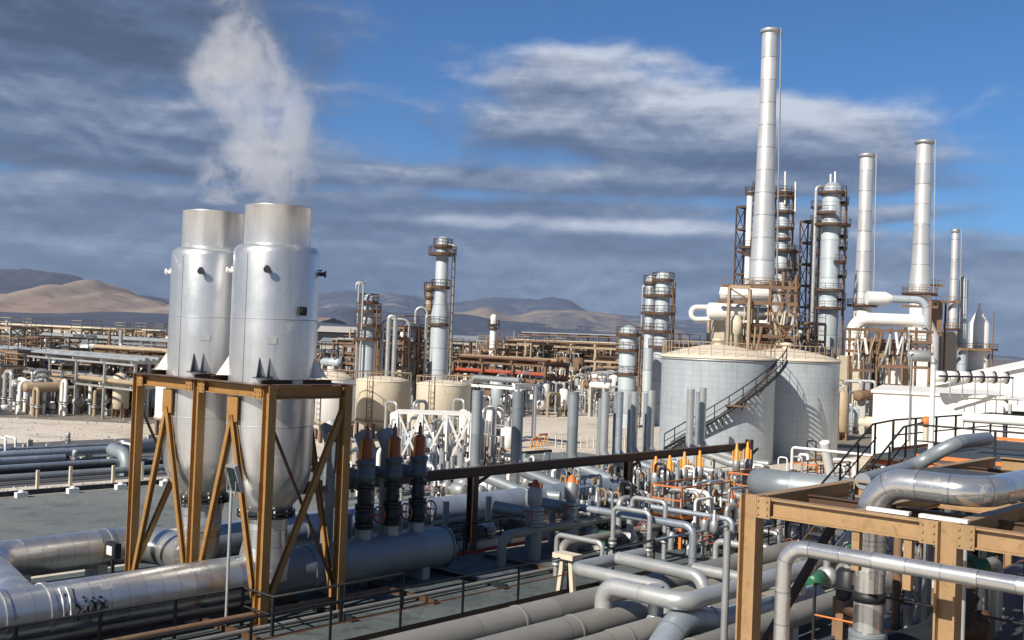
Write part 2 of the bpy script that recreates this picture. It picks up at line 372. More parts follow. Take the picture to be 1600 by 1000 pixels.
def hill(name, m_, pts, Y, depth, seed, rough=.12, base=0):
    """ridge whose crest follows pts (picture directions) at distance Y, a real landform with width and depth"""
    r = random.Random(seed)
    from mathutils import noise as mn
    cr_ = []
    for px, py in pts:
        p = at(px, py, Y); cr_.append((p.x, p.z))
    x0, x1 = cr_[0][0], cr_[-1][0]; nx, ny = 170, 40
    def crest(x):
        for i in range(len(cr_)-1):
            if cr_[i][0] <= x <= cr_[i+1][0]:
                t = (x-cr_[i][0])/(cr_[i+1][0]-cr_[i][0]); t = t*t*(3-2*t)
                return cr_[i][1]*(1-t)+cr_[i+1][1]*t
        return 0
    mb = MB()
    for j in range(ny+1):
        t = j/ny*2-1
        for i in range(nx+1):
            x = x0+(x1-x0)*i/nx; h = crest(x); y = Y+t*depth
            fall = max(0, 1-abs(t))**.85
            rid = mn.fractal(Vc((x*.0016, y*.0016, seed)), .8, 2.1, 6)
            hz = h*fall*(1+rough*rid*(1.4 if abs(t) > .05 else .25)*(1-fall*.5)) + rid*h*rough*.6*(1 if abs(t) > .02 else .2)*min(1, fall*4)
            if j in (0, ny): hz = -5
            mb.v.append(Vc((x, y, max(hz, -5)+base)))
    for j in range(ny):
        for i in range(nx):
            a = j*(nx+1)+i; mb.face([a, a+1, a+nx+2, a+nx+1], True)
    return struct(mb, name, m_)
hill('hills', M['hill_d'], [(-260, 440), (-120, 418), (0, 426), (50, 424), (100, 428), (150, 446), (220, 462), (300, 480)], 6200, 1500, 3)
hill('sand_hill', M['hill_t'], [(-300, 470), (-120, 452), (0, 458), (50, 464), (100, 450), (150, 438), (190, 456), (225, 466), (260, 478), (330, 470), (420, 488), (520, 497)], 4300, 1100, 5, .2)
hill('cloud_shade_rise', M['hill_d'], [(-500, 492), (-200, 488), (0, 487), (60, 489), (130, 490), (200, 487), (260, 490), (340, 494), (460, 500), (600, 512)], 3300, 800, 21, .2)  # low ridge added in place of the cloud-shadowed band of plain
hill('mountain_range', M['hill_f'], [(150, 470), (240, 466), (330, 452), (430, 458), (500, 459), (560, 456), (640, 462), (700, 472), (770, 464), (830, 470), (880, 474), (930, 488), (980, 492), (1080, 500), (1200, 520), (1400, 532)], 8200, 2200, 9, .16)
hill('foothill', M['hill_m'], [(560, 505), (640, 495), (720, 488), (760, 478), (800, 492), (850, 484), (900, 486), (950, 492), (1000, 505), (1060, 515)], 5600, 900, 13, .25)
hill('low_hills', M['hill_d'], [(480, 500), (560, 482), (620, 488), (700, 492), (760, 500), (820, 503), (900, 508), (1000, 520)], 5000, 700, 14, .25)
# ---------------------------------------------------------------- generic builders
def railing(label, pts, h=1.1, sp=2.0, group=None, rail='black', mid='black', kick=None, r=.022, name='railing'):
    t = thing(name, label, 'railing', pts[0], group)
    MB().tube([p+Z*h for p in pts], r, 6).build('handrail', M[rail], t)
    MB().tube([p+Z*h*.52 for p in pts], r*.8, 6).build('mid_rail', M[mid], t)
    if kick:
        mb = MB()
        for i in range(len(pts)-1): mb.bar(pts[i]+Z*.08, pts[i+1]+Z*.08, .012, .13)
        mb.build('toe_board', M[kick], t)
    for i in range(len(pts)-1):
        a, c = pts[i], pts[i+1]; n = max(1, round((c-a).length/sp))
        for k in range(n if i < len(pts)-2 else n+1):
            q = a+(c-a)*k/n; MB().bar(q, q+Z*h, r*1.9).build('post', M[rail], t)
    return t
def flange(mb, c, ax, r, t=.05, seg=16): mb.lathe(c, [(r, -t), (r, t)], seg, ax)
def column_tower(label, base, r, h, plats=(), mt='stack2', name='distillation_column', cat='column', group=None, cone=None, top='dome', side=None, dirn=None, seg=16, skirt='rust', ladder=True, pmat='brown'):
    t = thing(name, label, cat, base, group)
    pr = [(r, 0)]
    if cone: pr += [(r, cone[0]), (cone[1], cone[0]+r*1.5)]; rt = cone[1]
    else: rt = r
    if top == 'dome': pr += [(rt, h-rt*.7), (rt*.85, h-rt*.35), (rt*.5, h-rt*.1), (.01, h)]
    else: pr += [(rt, h)]
    MB().lathe(base, pr, seg).build('shell', M[mt], t)
    for i, p_ in enumerate(plats):
        z, ro = p_[0], p_[1]; a0, a1 = (p_[2], p_[3]) if len(p_) > 3 else (0, 360)
        rr = r if not cone or z < cone[0]+r else cone[1]
        n = max(4, int((a1-a0)/30)); mb = MB(); c = base+Z*z; k = 0
        ring_i = [c+Vc((math.cos(R_(a0+(a1-a0)*j/n)), math.sin(R_(a0+(a1-a0)*j/n)), 0))*(rr*.98) for j in range(n+1)]
        ring_o = [c+(q-c).normalized()*ro for q in ring_i]
        for j in range(n):
            k = len(mb.v); mb.v += [ring_i[j], ring_i[j+1], ring_o[j+1], ring_o[j]] + [q-Z*.28 for q in (ring_i[j], ring_i[j+1], ring_o[j+1], ring_o[j])]
            for q in ((3, 2, 1, 0), (4, 5, 6, 7), (2, 3, 7, 6)): mb.face([k+x for x in q])
        pl = mb.build('platform', M[pmat], t)
        mb = MB(); mb.tube([q+Z*.62 for q in ring_o], .03, 4); mb.tube([q+Z*.32 for q in ring_o], .02, 4)
        for q in ring_o: mb.bar(q, q+Z*.62, .035)
        mb.build('platform_railing', M[pmat], pl)
    if ladder:
        a = Vc((math.cos(R_(-30)), math.sin(R_(-30)), 0)); s_ = Z.cross(a); mb = MB(); c = base+a*(r+.45)
        for e_ in (-.28, .28): mb.bar(c+s_*e_, c+s_*e_+Z*(h-1), .09)
        zz = 0.5
        while zz < h-1: mb.bar(c-s_*.28+Z*zz, c+s_*.28+Z*zz, .06); zz += .9
        mb.build('ladder', M['rust'], t)
    if side:
        for (ang, off, rr, z0, z1, mm) in side:
            a = Vc((math.cos(R_(ang)), math.sin(R_(ang)), 0)); c = base+a*(r+off)
            MB().tube([c+Z*z0, c+Z*(z1), base+a*(rt*.5)+Z*(z1+.1)], rr, 8, bend=rr*2.5).build('riser_pipe', M[mm], t)
    return t
def chimney(label, base, prof, mt='stack', rings=(), deck=None, seg=28, group=None):
    t = thing('chimney', label, 'chimney', base, group)
    MB().lathe(base, prof, seg, cap=False).build('shaft', M[mt], t)
    rt, h = prof[-1]
    mb = MB(); mb.lathe(base, [(rt*1.02, h-.5), (rt*1.22, h-.45), (rt*1.22, h-.1), (rt*1.02, h)], seg); mb.build('crown_ring', M['grey'], t)
    MB().lathe(base, [(rt*.85, h-1.5), (rt*.85, h+.01), (rt*.99, h+.012)], seg, cap=False).build('flue_lining', M['dark'], t)
    if deck:
        z, ro = deck; n = 16; mb = MB(); mb.lathe(base, [(prof[0][0], z-.3), (ro, z-.3), (ro, z), (prof[0][0], z)], n); pl = mb.build('platform', M['brown'], t)
        mb = MB(); ring = [base+Vc((math.cos(2*math.pi*j/n), math.sin(2*math.pi*j/n), 0))*ro+Z*z for j in range(n+1)]
        mb.tube([q+Z*.65 for q in ring], .035, 5); mb.tube([q+Z*.33 for q in ring], .025, 5)
        for q in ring[:-1]: mb.bar(q, q+Z*.65, .04)
        mb.build('platform_railing', M['rust'], pl)
    a = Vc((math.cos(R_(-20)), math.sin(R_(-20)), 0)); s_ = Z.cross(a); mb = MB()
    for e_ in (-.3, .3): mb.bar(base+a*(prof[0][0]+.25)+s_*e_+Z*(deck[0] if deck else 0), base+a*(rt+.3)+s_*e_+Z*h, .09)
    mb.build('ladder', M['grey'], t)
    return t
def steel_frame(label, o, nu, nv, du, dv, levels, mt='rust', w=.25, group=None, name='steel_structure', floor=None, brace=True, cat='structure', seed=1, rail=False):
    t = thing(name, label, cat, o, group); r = random.Random(seed); top = levels[-1]
    for i in range(nu+1):
        for j in range(nv+1):
            c = o+U*(i*du)+V*(j*dv); MB().bar(c, c+Z*top, w, w, U).build('column', M[mt], t)
    for z in levels:
        mb = MB()
        for j in range(nv+1): mb.bar(o+V*(j*dv)+Z*z, o+V*(j*dv)+U*(nu*du)+Z*z, w*.8, w*1.1)
        mb.build('beam', M[mt], t); mb = MB()
        for i in range(nu+1): mb.bar(o+U*(i*du)+Z*(z-.03), o+U*(i*du)+V*(nv*dv)+Z*(z-.03), w*.8, w*1.1)
        mb.build('cross_beam', M[mt], t)
        if floor: MB().ubox(*(lambda a: (a[0], a[0]+nu*du, a[1], a[1]+nv*dv))(uv(o)), z+w*.56, z+w*.56+.06).build('floor', M[floor], t)
        if rail:
            mb = MB(); q = [o, o+V*(nv*dv), o+V*(nv*dv)+U*(nu*du), o+U*(nu*du)]; q = [x+Z*(z+w*.6) for x in q]
            for a_, c_ in ((q[0], q[1]), (q[0], q[3]), (q[1], q[2])):
                mb.bar(a_+Z*1.1, c_+Z*1.1, .06); mb.bar(a_+Z*.6, c_+Z*.6, .05); n = max(1, int((c_-a_).length/1.5))
                for k in range(n+1): x = a_+(c_-a_)*k/n; mb.bar(x, x+Z*1.1, .06)
            mb.build('floor_railing', M[mt], t)
    if brace:
        zs = [0]+list(levels)
        for j in (0, nv):
            i = r.randrange(nu); a = o+V*(j*dv)+U*(i*du)
            for q in range(len(zs)-1):
                mb = MB(); mb.bar(a+Z*zs[q], a+U*du+Z*zs[q+1], w*.5); mb.bar(a+U*du+Z*zs[q], a+Z*zs[q+1], w*.45); mb.build('brace', M[mt], t)
    return t
def pipe_rack(label, o, n, step, width, levels, along=U, mt='rackc', group=None, pipes=6, seed=2, w=.28, pm=('smallpipe', 'rust', 'grey', 'rackc', 'cream')):
    t = thing('pipe_rack', label, 'pipe rack', o, group); across = V if along is U else U; r = random.Random(seed); top = levels[-1]
    for i in range(n+1):
        mb = MB()
        for s_ in (0, width): mb.bar(o+along*(i*step)+across*s_, o+along*(i*step)+across*s_+Z*top, w, w, along)
        for z in levels: mb.bar(o+along*(i*step)+Z*z-across*.4, o+along*(i*step)+across*(width+.4)+Z*z, w*.9, w)
        mb.build('portal', M[mt], t)
    mb = MB()
    for z in levels:
        for s_ in (0, width): mb.bar(o+across*s_+Z*(z-w), o+across*s_+Z*(z-w)+along*(n*step), w*.7, w*.8)
    mb.build('runner_beam', M[mt], t)
    for z in levels:
        for k in range(pipes):
            s_ = .2+(width-.4)*(k+.5+r.uniform(-.25, .25))/pipes; rr = r.choice((.07, .1, .13, .17, .22)); a = o+across*s_+Z*(z+w*.5+rr)
            e0 = r.uniform(-.5, .5); L = n*step + r.uniform(-.5, 1); pts = [a+along*e0, a+along*L]
            if r.random() < .4: pts.append(a+along*L-Z*(z-.5))
            elif r.random() < .3: pts.append(a+along*L+Z*1.8); 
            MB().tube(pts, rr, 7, bend=rr*2).build('pipe', M[r.choice(pm)], t)
    return t
def drum_v(label, o, r, h, mt='cream', group=None, name='process_drum', leg=1.0, seg=14):
    t = thing(name, label, 'vessel', o, group)
    MB().lathe(o+Z*leg, [(.01, -r*.35), (r*.7, -r*.22), (r, 0), (r, h), (r*.75, h+r*.28), (r*.3, h+r*.42), (.01, h+r*.45)], seg, cap=False).build('shell', M[mt], t)
    for k in range(4):
        a = Vc((math.cos(k*math.pi/2+.7), math.sin(k*math.pi/2+.7), 0)); MB().bar(o+a*r*.9, o+a*r*.9+Z*(leg+.4), .14).build('leg', M['rust'], t)
    MB().tube([o+Z*(leg+h+r*.3), o+Z*(leg+h+r*.3+.7), o+Z*(leg+h+r*.3+.7)+U*(r+.7), o+U*(r+.7)+Z*.4], .11, 7, bend=.3).build('nozzle_pipe', M['smallpipe'], t)
    return t
def exchanger(label, o, L, r, ax=U, mt='smallpipe', group=None, z=1.3):
    t = thing('heat_exchanger', label, 'heat exchanger', o, group); c = o+Z*z
    mb = MB(); mb.lathe(c, [(.01, -L/2-r*.4), (r*.8, -L/2-r*.2), (r, -L/2), (r, L/2-.5)], 14, ax, False)
    mb.build('shell', M[mt], t)
    mb = MB(); mb.lathe(c, [(r*1.22, L/2-.5), (r*1.22, L/2-.3), (r, L/2-.3), (r, L/2), (r*1.2, L/2), (r*1.2, L/2+.12), (.01, L/2+.12)], 14, ax, False); mb.build('channel_head', M['rust'], t)
    for s_ in (-.3, .3):
        a_ = c+ax*(L*s_); MB().box(a_-Z*(z/2+.1), (.3, r*1.5, z-.2), (ax, Z.cross(ax), Z)).build('saddle', M['conc'], t)
    for s_ in (-.35, .35): MB().tube([c+ax*(L*s_), c+ax*(L*s_)+Z*(r+.8), c+ax*(L*s_)+Z*(r+.8)+Z.cross(ax)*1.6], r*.3, 8, bend=r*.5).build('nozzle_pipe', M['smallpipe'], t)
    return t
def pump(label, o, group=None, ax=U, mt='green'):
    t = thing('pump', label, 'pump', o, group)
    MB().box(o+Z*.15, (1.7, .7, .3), (ax, Z.cross(ax), Z)).build('plinth', M['conc'], t)
    mb = MB(); mb.lathe(o+Z*.62, [(.1, -.75), (.28, -.7), (.28, 0), (.12, .05), (.12, .25)], 12, ax); mb.build('motor', M[mt], t)
    mb = MB(); mb.lathe(o+Z*.62, [(.15, .25), (.34, .3), (.34, .55), (.15, .62)], 12, ax); mb.tube([o+Z*.62+ax*.42, o+ax*.42+Z*1.9], .12, 8); mb.build('casing', M['grey'], t)
    return t
def goalpost(label, o, w, h, r, ax=V, mt='smallpipe', group=None):
    mb = MB(); mb.tube([o, o+Z*h, o+Z*h+ax*w, o+ax*w], r, 8, bend=r*2.2)
    t = thing('pipe_loop', label, 'pipe', o, group); mb.build('pipe_bend', M[mt], t)
    for q in (o, o+ax*w):
        mb = MB(); mb.lathe(q+Z*h*.35, [(r*1.7, -.04), (r*1.7, .04), (r*1.05, .045), (r*1.05, .075), (r*1.7, .08), (r*1.7, .16)], 10); mb.build('flange', M['grey'], t)
    return t
def gate_valve(label, o, h, s=1.0, act='act', body='dark', group=None, ax=V, name='valve'):
    """vertical pipe with flanged valve and tall spring actuator on top"""
    t = thing(name, label, 'valve', o, group)
    mb = MB(); mb.lathe(o, [(.13*s, 0), (.13*s, h*.42)], 12); mb.build('stem_pipe', M['smallpipe'], t)
    mb = MB(); z = h*.42
    for a in (.0, .09, .42, .51): flange(mb, o+Z*(z+a*s), Z, .25*s, .03*s, 12)
    mb.lathe(o+Z*z, [(.14*s, 0), (.22*s, .12*s), (.24*s, .25*s), (.16*s, .42*s), (.1*s, .75*s)], 12)
    mb.build('valve_body', M[body], t)
    mb = MB(); mb.lathe(o+Z*(z+.55*s), [(.11*s, 0), (.19*s, .08*s), (.2*s, .45*s), (.14*s, .55*s)], 12); mb.build('bonnet', M['grey'], t)
    zz = z+1.0*s; mb = MB(); mb.lathe(o+Z*zz, [(.12*s, 0), (.14*s, .02*s), (.14*s, .1*s), (.11*s, .12*s), (.11*s, (h-zz)*.68), (.07*s, (h-zz)*.72), (.06*s, (h-zz)*.95), (.03*s, (h-zz))], 12)
    for e_ in (-1, 1): mb.bar(o+Z*(zz+.1)+ax*e_*.2*s, o+Z*(zz+(h-zz)*.6)+ax*e_*.2*s, .06*s)
    mb.build('actuator', M[act], t)
    mb = MB(); c = o+Z*(z+.3*s)-U*.3*s
    mb.tube([c+V*(.2*s*math.cos(k*math.pi/6))+Z*(.2*s*math.sin(k*math.pi/6)) for k in range(13)], .02*s, 5); mb.bar(c, c+U*.3*s, .03*s)
    mb.build('handwheel', M['red'], t)
    return t
def long_pipe(label, pts, r, mt='pipe', seg=20, bend=None, name='pipe', supports=(), bands=(), group=None, smat='conc', arc=8):
    t = thing(name, label, 'pipe', pts[0], group)
    MB().tube(pts, r, seg, bend=bend if bend is not None else r*2.4, arc=arc).build('pipe_run', M[mt], t)
    for (c, ax) in bands:
        mb = MB(); flange(mb, c, ax, r*1.045, r*.10, seg); mb.build('joint_band', M[mt], t)
    for c in supports:
        mb = MB(); mb.box(Vc((c.x, c.y, (c.z-r*.75)/2)), (.3, r*1.5, c.z-r*.75), (U, V, Z)); mb.build('saddle', M[smat], t)
    return t
# ================================================================ FOREGROUND LEFT: silencers, frame, headers
NU, NV = 17.34, 24.2
def silencer(label, u, v):
    o = P(u, v, 0); t = thing('vent_silencer', label, 'vent silencer', P(u, v, 2.6), 'vent silencers in the ochre frame')
    MB().lathe(o, [(.62, 2.85), (.74, 3.0), (1.0, 3.35), (1.17, 3.75), (1.22, 4.05), (1.22, 10.15), (1.19, 10.28), (1.08, 10.38), (.94, 10.42)], 64, cap=False).build('shell', M['alu'], t)
    MB().lathe(o, [(.945, 10.40), (.945, 11.5), (.955, 11.52), (.90, 11.52), (.90, 9.5), (.01, 9.4)], 64, cap=False).build('outlet_neck', M['alu'], t)
    for z in (5.3, 8.3): MB().lathe(o, [(1.221, z-.012), (1.228, z-.008), (1.228, z+.008), (1.221, z+.012)], 64, cap=False).build('seam', M['grey'], t)
    mb = MB(); flange(mb, o+Z*2.83, Z, .82, .035, 28); flange(mb, o+Z*2.72, Z, .82, .035, 28); mb.build('flange', M['dark'], t)
    for k in range(12):
        mb = MB(); a = k/12*6.283; c = o+Vc((math.cos(a), math.sin(a), 0))*.76+Z*2.78; mb.cyl(c-Z*.13, c+Z*.14, .03, 6)
        mb.build('bolt', M['white'], t)
    mb = MB(); mb.lathe(o, [(.60, 2.0), (.60, 2.72)], 28); mb.build('inlet_neck', M['pipe_d'], t)
    for an in (0, 90, 180, 270):
        a = Vc((math.cos(R_(an+2)), math.sin(R_(an+2)), 0)); s_ = Z.cross(a); mb = MB()
        for e_ in (-.14, .14):
            for w_ in (-.012, .012):
                q = o+s_*(e_+w_); k = len(mb.v); mb.v += [q+a*1.19+Z*6.66, q+a*1.52+Z*6.66, q+a*1.52+Z*6.72, q+a*1.19+Z*7.25]
                mb.face([k, k+1, k+2, k+3] if w_ > 0 else [k+3, k+2, k+1, k])
            q0 = len(mb.v)-8; 
            for x, y in ((0, 1), (1, 2), (2, 3)): mb.face([q0+x, q0+4+x, q0+4+y, q0+y])
        mb.bar(o+a*1.15+Z*6.64-s_*.25, o+a*1.15+Z*6.64+s_*.25, .02, .02); mb.box(o+a*1.33+Z*6.68, (.42, .5, .03), (a, s_, Z))
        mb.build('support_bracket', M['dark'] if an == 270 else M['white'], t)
        c = o+a*1.2+Z*9.65; mb = MB(); mb.cyl(c, c+a*.2, .06, 12); flange(mb, c+a*.2, a, .1, .02, 14); mb.bar(c+Z*.1, c+Z*.1+a*.1-s_*.06, .04)
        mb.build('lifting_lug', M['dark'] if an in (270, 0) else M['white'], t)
    a = Vc((math.cos(R_(-118)), math.sin(R_(-118)), 0)); MB().bar(o+a*1.222+Z*4.1, o+a*1.222+Z*10.1, .012, .03).build('weld_seam', M['grey'], t)
    a = Vc((math.cos(R_(-80)), math.sin(R_(-80)), 0)); MB().box(o+a*1.225+Z*7.7, (.02, .26, .18), (a, Z.cross(a), Z)).build('name_plate', M['smallpipe'], t)
    return t, o
s1, o1 = silencer('large silver vent silencer with open top, the nearer right one of the pair', NU+1.3, NV+1.75)
s2, o2 = silencer('large silver vent silencer with open top, the left one partly behind its twin', NU+1.3, NV+5.05)
mb = MB(); a = Vc((math.cos(R_(-42)), math.sin(R_(-42)), 0)); c = o1+a*1.2+Z*8.55
mb.box(c+a*.06, (.16, .24, .24), (a, Z.cross(a), Z)); flange(mb, c+a*.16, a, .09, .03); mb.build('inspection_port', M['black'], s1)

# ochre frame
fr = thing('support_frame', 'ochre steel frame of six columns and diagonal braces carrying the two silencers', 'steel frame', P(NU, NV))
ZT = 6.5
for i in (0, 1):
    for j in (0, 1, 2):
        c = P(NU+i*2.6, NV+j*3.4)
        MB().ibeam(c, c+Z*(ZT+.0), .25, .29, V, .026).build('column', M['ochre'], fr)
        MB().box(c+Z*.14, (.55, .55, .04), (U, V, Z)).build('base_plate', M['brown'], fr)
for i in (0, 1):
    for j in (0, 1):
        a_, b_ = P(NU+i*2.6, NV+j*3.4+.15, ZT-.18), P(NU+i*2.6, NV+(j+1)*3.4-.15, ZT-.18)
        MB().ibeam(a_, b_, .24, .30).build('beam', M['ochre'], fr)
        m_ = (a_+b_)/2-Z*.17; s_ = -1 if i == 0 else 1
        MB().box(m_-Z*.38, (.05, .50, .70), (U, V, Z)).build('gusset', M['ochre'], fr)
        MB().ibeam(m_-Z*.55, P(NU+i*2.6, NV+j*3.4+.2, .35), .14, .14, U, .016).build('brace', M['ochre'], fr)
        MB().ibeam(m_-Z*.55, P(NU+i*2.6, NV+(j+1)*3.4-.2, .35), .14, .14, U, .016).build('brace', M['ochre'], fr)
for j in (0, 1, 2):
    a_, b_ = P(NU+.17, NV+j*3.4, ZT-.19), P(NU+2.43, NV+j*3.4, ZT-.19)
    MB().ibeam(a_, b_, .26, .34).build('cross_beam', M['ochre'], fr)
    if j != 1:
        MB().ibeam(P(NU+2.5, NV+j*3.4, 5.8), P(NU+.15, NV+j*3.4, .6), .15, .15, V, .018).build('brace', M['ochre'], fr)
        MB().bar(P(NU+.1, NV+j*3.4+.14, 5.6), P(NU+2.5, NV+j*3.4+.14, .9), .07).build('tie_rod', M['brown'], fr)
mb = MB()
for a_, b_ in (((NU-.1, NV-.1), (NU-.1, NV+6.9)), ((NU+2.7, NV-.1), (NU+2.7, NV+6.9))): mb.bar(P(*a_, ZT+.012), P(*b_, ZT+.012), .38, .02)
mb.bar(P(NU+.1, NV-.1, ZT+.03), P(NU+2.5, NV-.1, ZT+.03), .36, .015); mb.build('cap_plate', M['brown'], fr)
for j in (0, 3.4, 6.8):
    for s_ in (-1, 1):
        if (j, s_) in ((0, -1), (6.8, 1)): continue
        mb = MB(); c = P(NU-.155, NV+j+s_*.32, ZT-.18); mb.box(c, (.02, .34, .36), (U, V, Z))
        for a_ in (-.1, .1):
            for h_ in (-.11, 0, .11): mb.cyl(c+V*a_+Z*h_-U*.04, c+V*a_+Z*h_, .022, 6)
        mb.build('splice_plate', M['ochre'], fr)
for j in (.55, 2.95, 3.85, 6.25): MB().ibeam(P(NU+.1, NV+j, ZT+.06), P(NU+2.5, NV+j, ZT+.06), .16, .14).build('bearer', M['brown'], fr)

# header pipes
AZ_ = 1.0
hp = long_pipe('broad silver lagged header pipe in the near left foreground with painted scrawl', [P(6, 25.95, AZ_), P(18.64, 25.95, AZ_)], .64, seg=40, supports=[P(9, 25.95, AZ_), P(13.3, 25.95, AZ_), P(16.2, 25.95, AZ_)], bands=[(P(12.25, 25.95, AZ_), U), (P(11.2, 25.95, AZ_), U)])
# painted scrawl on the flank of the pipe
def on_pipe(uo, h): # h from -1..1 around the flank
    th = .35+h*.75; return P(12.55+uo, 25.95, AZ_) + (-V*math.cos(th)+Z*math.sin(th))*.648
mb = MB()
strokes = [[(0, .55), (.0, -.6)], [(.22, .75), (.2, .1), (.22, -.25)], [(.22, -.05), (.34, -.35), (.24, -.7), (.44, -.6), (.5, -.3)], [(.46, .05), (.5, -.05)], [(.42, .25), (.46, .15)],
           [(.52, -.25), (.56, -.65), (.66, -.55), (.68, -.15), (.6, .0)], [(.66, .15), (.7, .05)], [(.72, -.1), (.74, -.6), (.86, -.6), (.9, -.25), (.8, -.05), (.78, -.3)], [(.82, .12), (.9, .05)], [(.96, -.1), (.94, -.5), (1.04, -.45)], [(.28, -.82), (.3, -.86)], [(.6, -.82), (.62, -.86)]]
for st in strokes: mb.tube([on_pipe(*q) for q in st], .03, 5)
mb.build('painted_scrawl', M['black'], hp)
mb = MB()
for uo in (-.08, .1): mb.tube([on_pipe(uo, .9), on_pipe(uo, .2), on_pipe(uo, -.6)], .028, 5)
mb.build('paint_drip', M['white'], hp)
hb = long_pipe('broad silver lagged pipe behind the foreground header, bending round to the left silencer', [P(11.9, 25.95+.5, AZ_), P(13.3, 32.3, .95), P(18.64, 32.3, .95), P(18.64, 29.3, .95), P(18.64, 29.25, 2.1)], .58, seg=36, bend=1.1,
               supports=[P(14.5, 32.3, .95), P(16.9, 32.3, .95)], bands=[(P(17.2, 32.3, .95), U), (P(18.64, 29.25, 1.9), Z)])
hc_ = long_pipe('blue-grey manifold header with capped end carrying three tall dark valves', [P(18.2, 25.95, AZ_), P(25.75, 25.95, AZ_)], .66, mt='bluegrey', seg=40, supports=[P(21.1, 25.95, AZ_), P(24.6, 25.95, AZ_)], bands=[(P(20.1, 25.95, AZ_), U), (P(20.45, 25.95, AZ_), U)])
mb = MB(); mb.lathe(P(25.75, 25.95, AZ_), [(.70, -.06), (.70, .0), (.64, .06), (.45, .2), (.2, .27), (.01, .29)], 36, U, False); mb.build('end_cap', M['bluegrey'], hc_)
mb = MB(); mb.lathe(P(18.64, 25.95, 0), [(.74, .9), (.72, 1.5), (.62, 2.0), (.60, 2.75)], 36); mb.build('riser_branch', M['pipe'], hc_)
long_pipe('long dusty lagged pipe running behind the valve manifold and brown beam post', [P(20, 31.4, .9), P(46, 31.4, .9)], .62, mt='pipe_d', seg=28, supports=[P(k, 31.4, .9) for k in (22, 27, 32, 37, 42)], bands=[(P(k, 31.4, .9), U) for k in (24, 30, 36, 41)])
long_pipe('thinner dusty pipe lying in front of the long lagged pipe', [P(21, 30.2, .5), P(44, 30.2, .5)], .22, mt='beige', seg=16, supports=[P(k, 30.2, .5) for k in (24, 30, 36, 42)])

# three tall valves on the manifold
lab3 = ['leftmost of the three tall dark valves on the blue-grey manifold', 'middle one of the three tall dark valves on the blue-grey manifold', 'rightmost tall dark valve near the capped end of the manifold']
def tall_valve(label, u, v):
    o = P(u, v, 1.55); t = thing('relief_valve', label, 'valve', o, 'tall dark valves on the blue-grey manifold')
    MB().lathe(o, [(.25, 0), (.25, .38)], 20).build('branch_pipe', M['grey'], t)
    mb = MB()
    for z in (.42, .52, 1.0, 1.1, 1.62, 1.72): flange(mb, o+Z*z, Z, .30, .035, 18)
    mb.lathe(o, [(.2, .4), (.2, .5), (.27, .62), (.29, .75), (.27, .9), (.18, 1.0), (.18, 1.12), (.24, 1.3), (.2, 1.5), (.17, 1.9)], 18); mb.build('valve_body', M['dark'], t)
    mb = MB(); mb.lathe(o, [(.2, 1.84), (.28, 1.9), (.30, 2.0), (.30, 2.12), (.26, 2.16), (.26, 2.36), (.30, 2.4), (.30, 2.5), (.22, 2.56)], 22); mb.build('bonnet', M['slate'], t)
    mb = MB(); mb.lathe(o, [(.2, 2.5), (.2, 2.56), (.17, 2.6), (.17, 3.12), (.13, 3.2), (.07, 3.22), (.06, 3.5), (.035, 3.52), (.035, 3.62)], 14); mb.build('spring_cover', M['ractor'], t)
    mb = MB()
    for e_ in (-.2, .2): mb.bar(o+Z*2.5+U*e_*1.2, o+Z*3.15+U*e_*1.05, .05)
    mb.build('yoke_bar', M['act'], t)
    mb = MB(); c = o+Z*.75+U*.62; mb.tube([c+V*(.26*math.cos(k*math.pi/8))+Z*(.26*math.sin(k*math.pi/8)) for k in range(17)], .028, 6); mb.bar(c, c-U*.5, .06)
    for k in range(4): mb.bar(c, c+V*(.26*math.cos(k*math.pi/2))+Z*(.26*math.sin(k*math.pi/2)), .025)
    mb.build('handwheel', M['red'], t)
    MB().tube([o+Z*1.98, o+Z*1.98+V*1.4, o+Z*3.3+V*1.4], .20, 14, bend=.5).build('outlet_elbow', M['slate'], t)
for k, u_ in enumerate((22.3, 23.45, 24.55)): tall_valve(lab3[k], u_, 25.95)
for k, (px, py, top, r_) in enumerate(((524, 760, 5.0, .42), (572, 770, 4.85, .27), (606, 765, 4.85, .27))):
    q = gz(px, py, 3.0); o = Vc((q.x, q.y, 0)); u_, v_ = uv(o)
    long_pipe(['fat blue-grey upright pipe beside the right column of the ochre frame', 'slimmer blue-grey upright duct with slanted top behind the leftmost tall valve', 'slimmer blue-grey upright duct with slanted top behind the middle tall valve'][k],
              [o+Z*.1, o+Z*(top-.5), o+Z*top+V*.3], r_, mt='bluegrey', bend=.3, name='upright_duct')
# low valve handwheels and dark pipework behind the manifold
for k in range(5):
    pump('small pump set standing behind the tall dark valves', P(23.5+k*2.3, 28.6), 'pumps behind the manifold', mt='dark')
# brown gantry beam
bm = thing('pipe_gantry', 'long rusty brown gantry beam on brown posts crossing the middle of the yard', 'gantry', P(24, 28.3))
MB().ibeam(P(19.8, 28.3, 2.96), P(50.2, 28.3, 2.96), .26, .36, t=.03).build('beam', M['brown'], bm)
for u_ in (20.5, 29.6, 39.5, 50.05):
    MB().ibeam(P(u_, 28.3, 0), P(u_, 28.3, 2.78 if u_ < 50 else 3.3), .30, .32, V, .03).build('post', M['brown'], bm)
    MB().bar(P(u_, 28.3, 2.4), P(u_+.9, 28.3, 2.8), .1).build('knee_brace', M['brown'], bm)
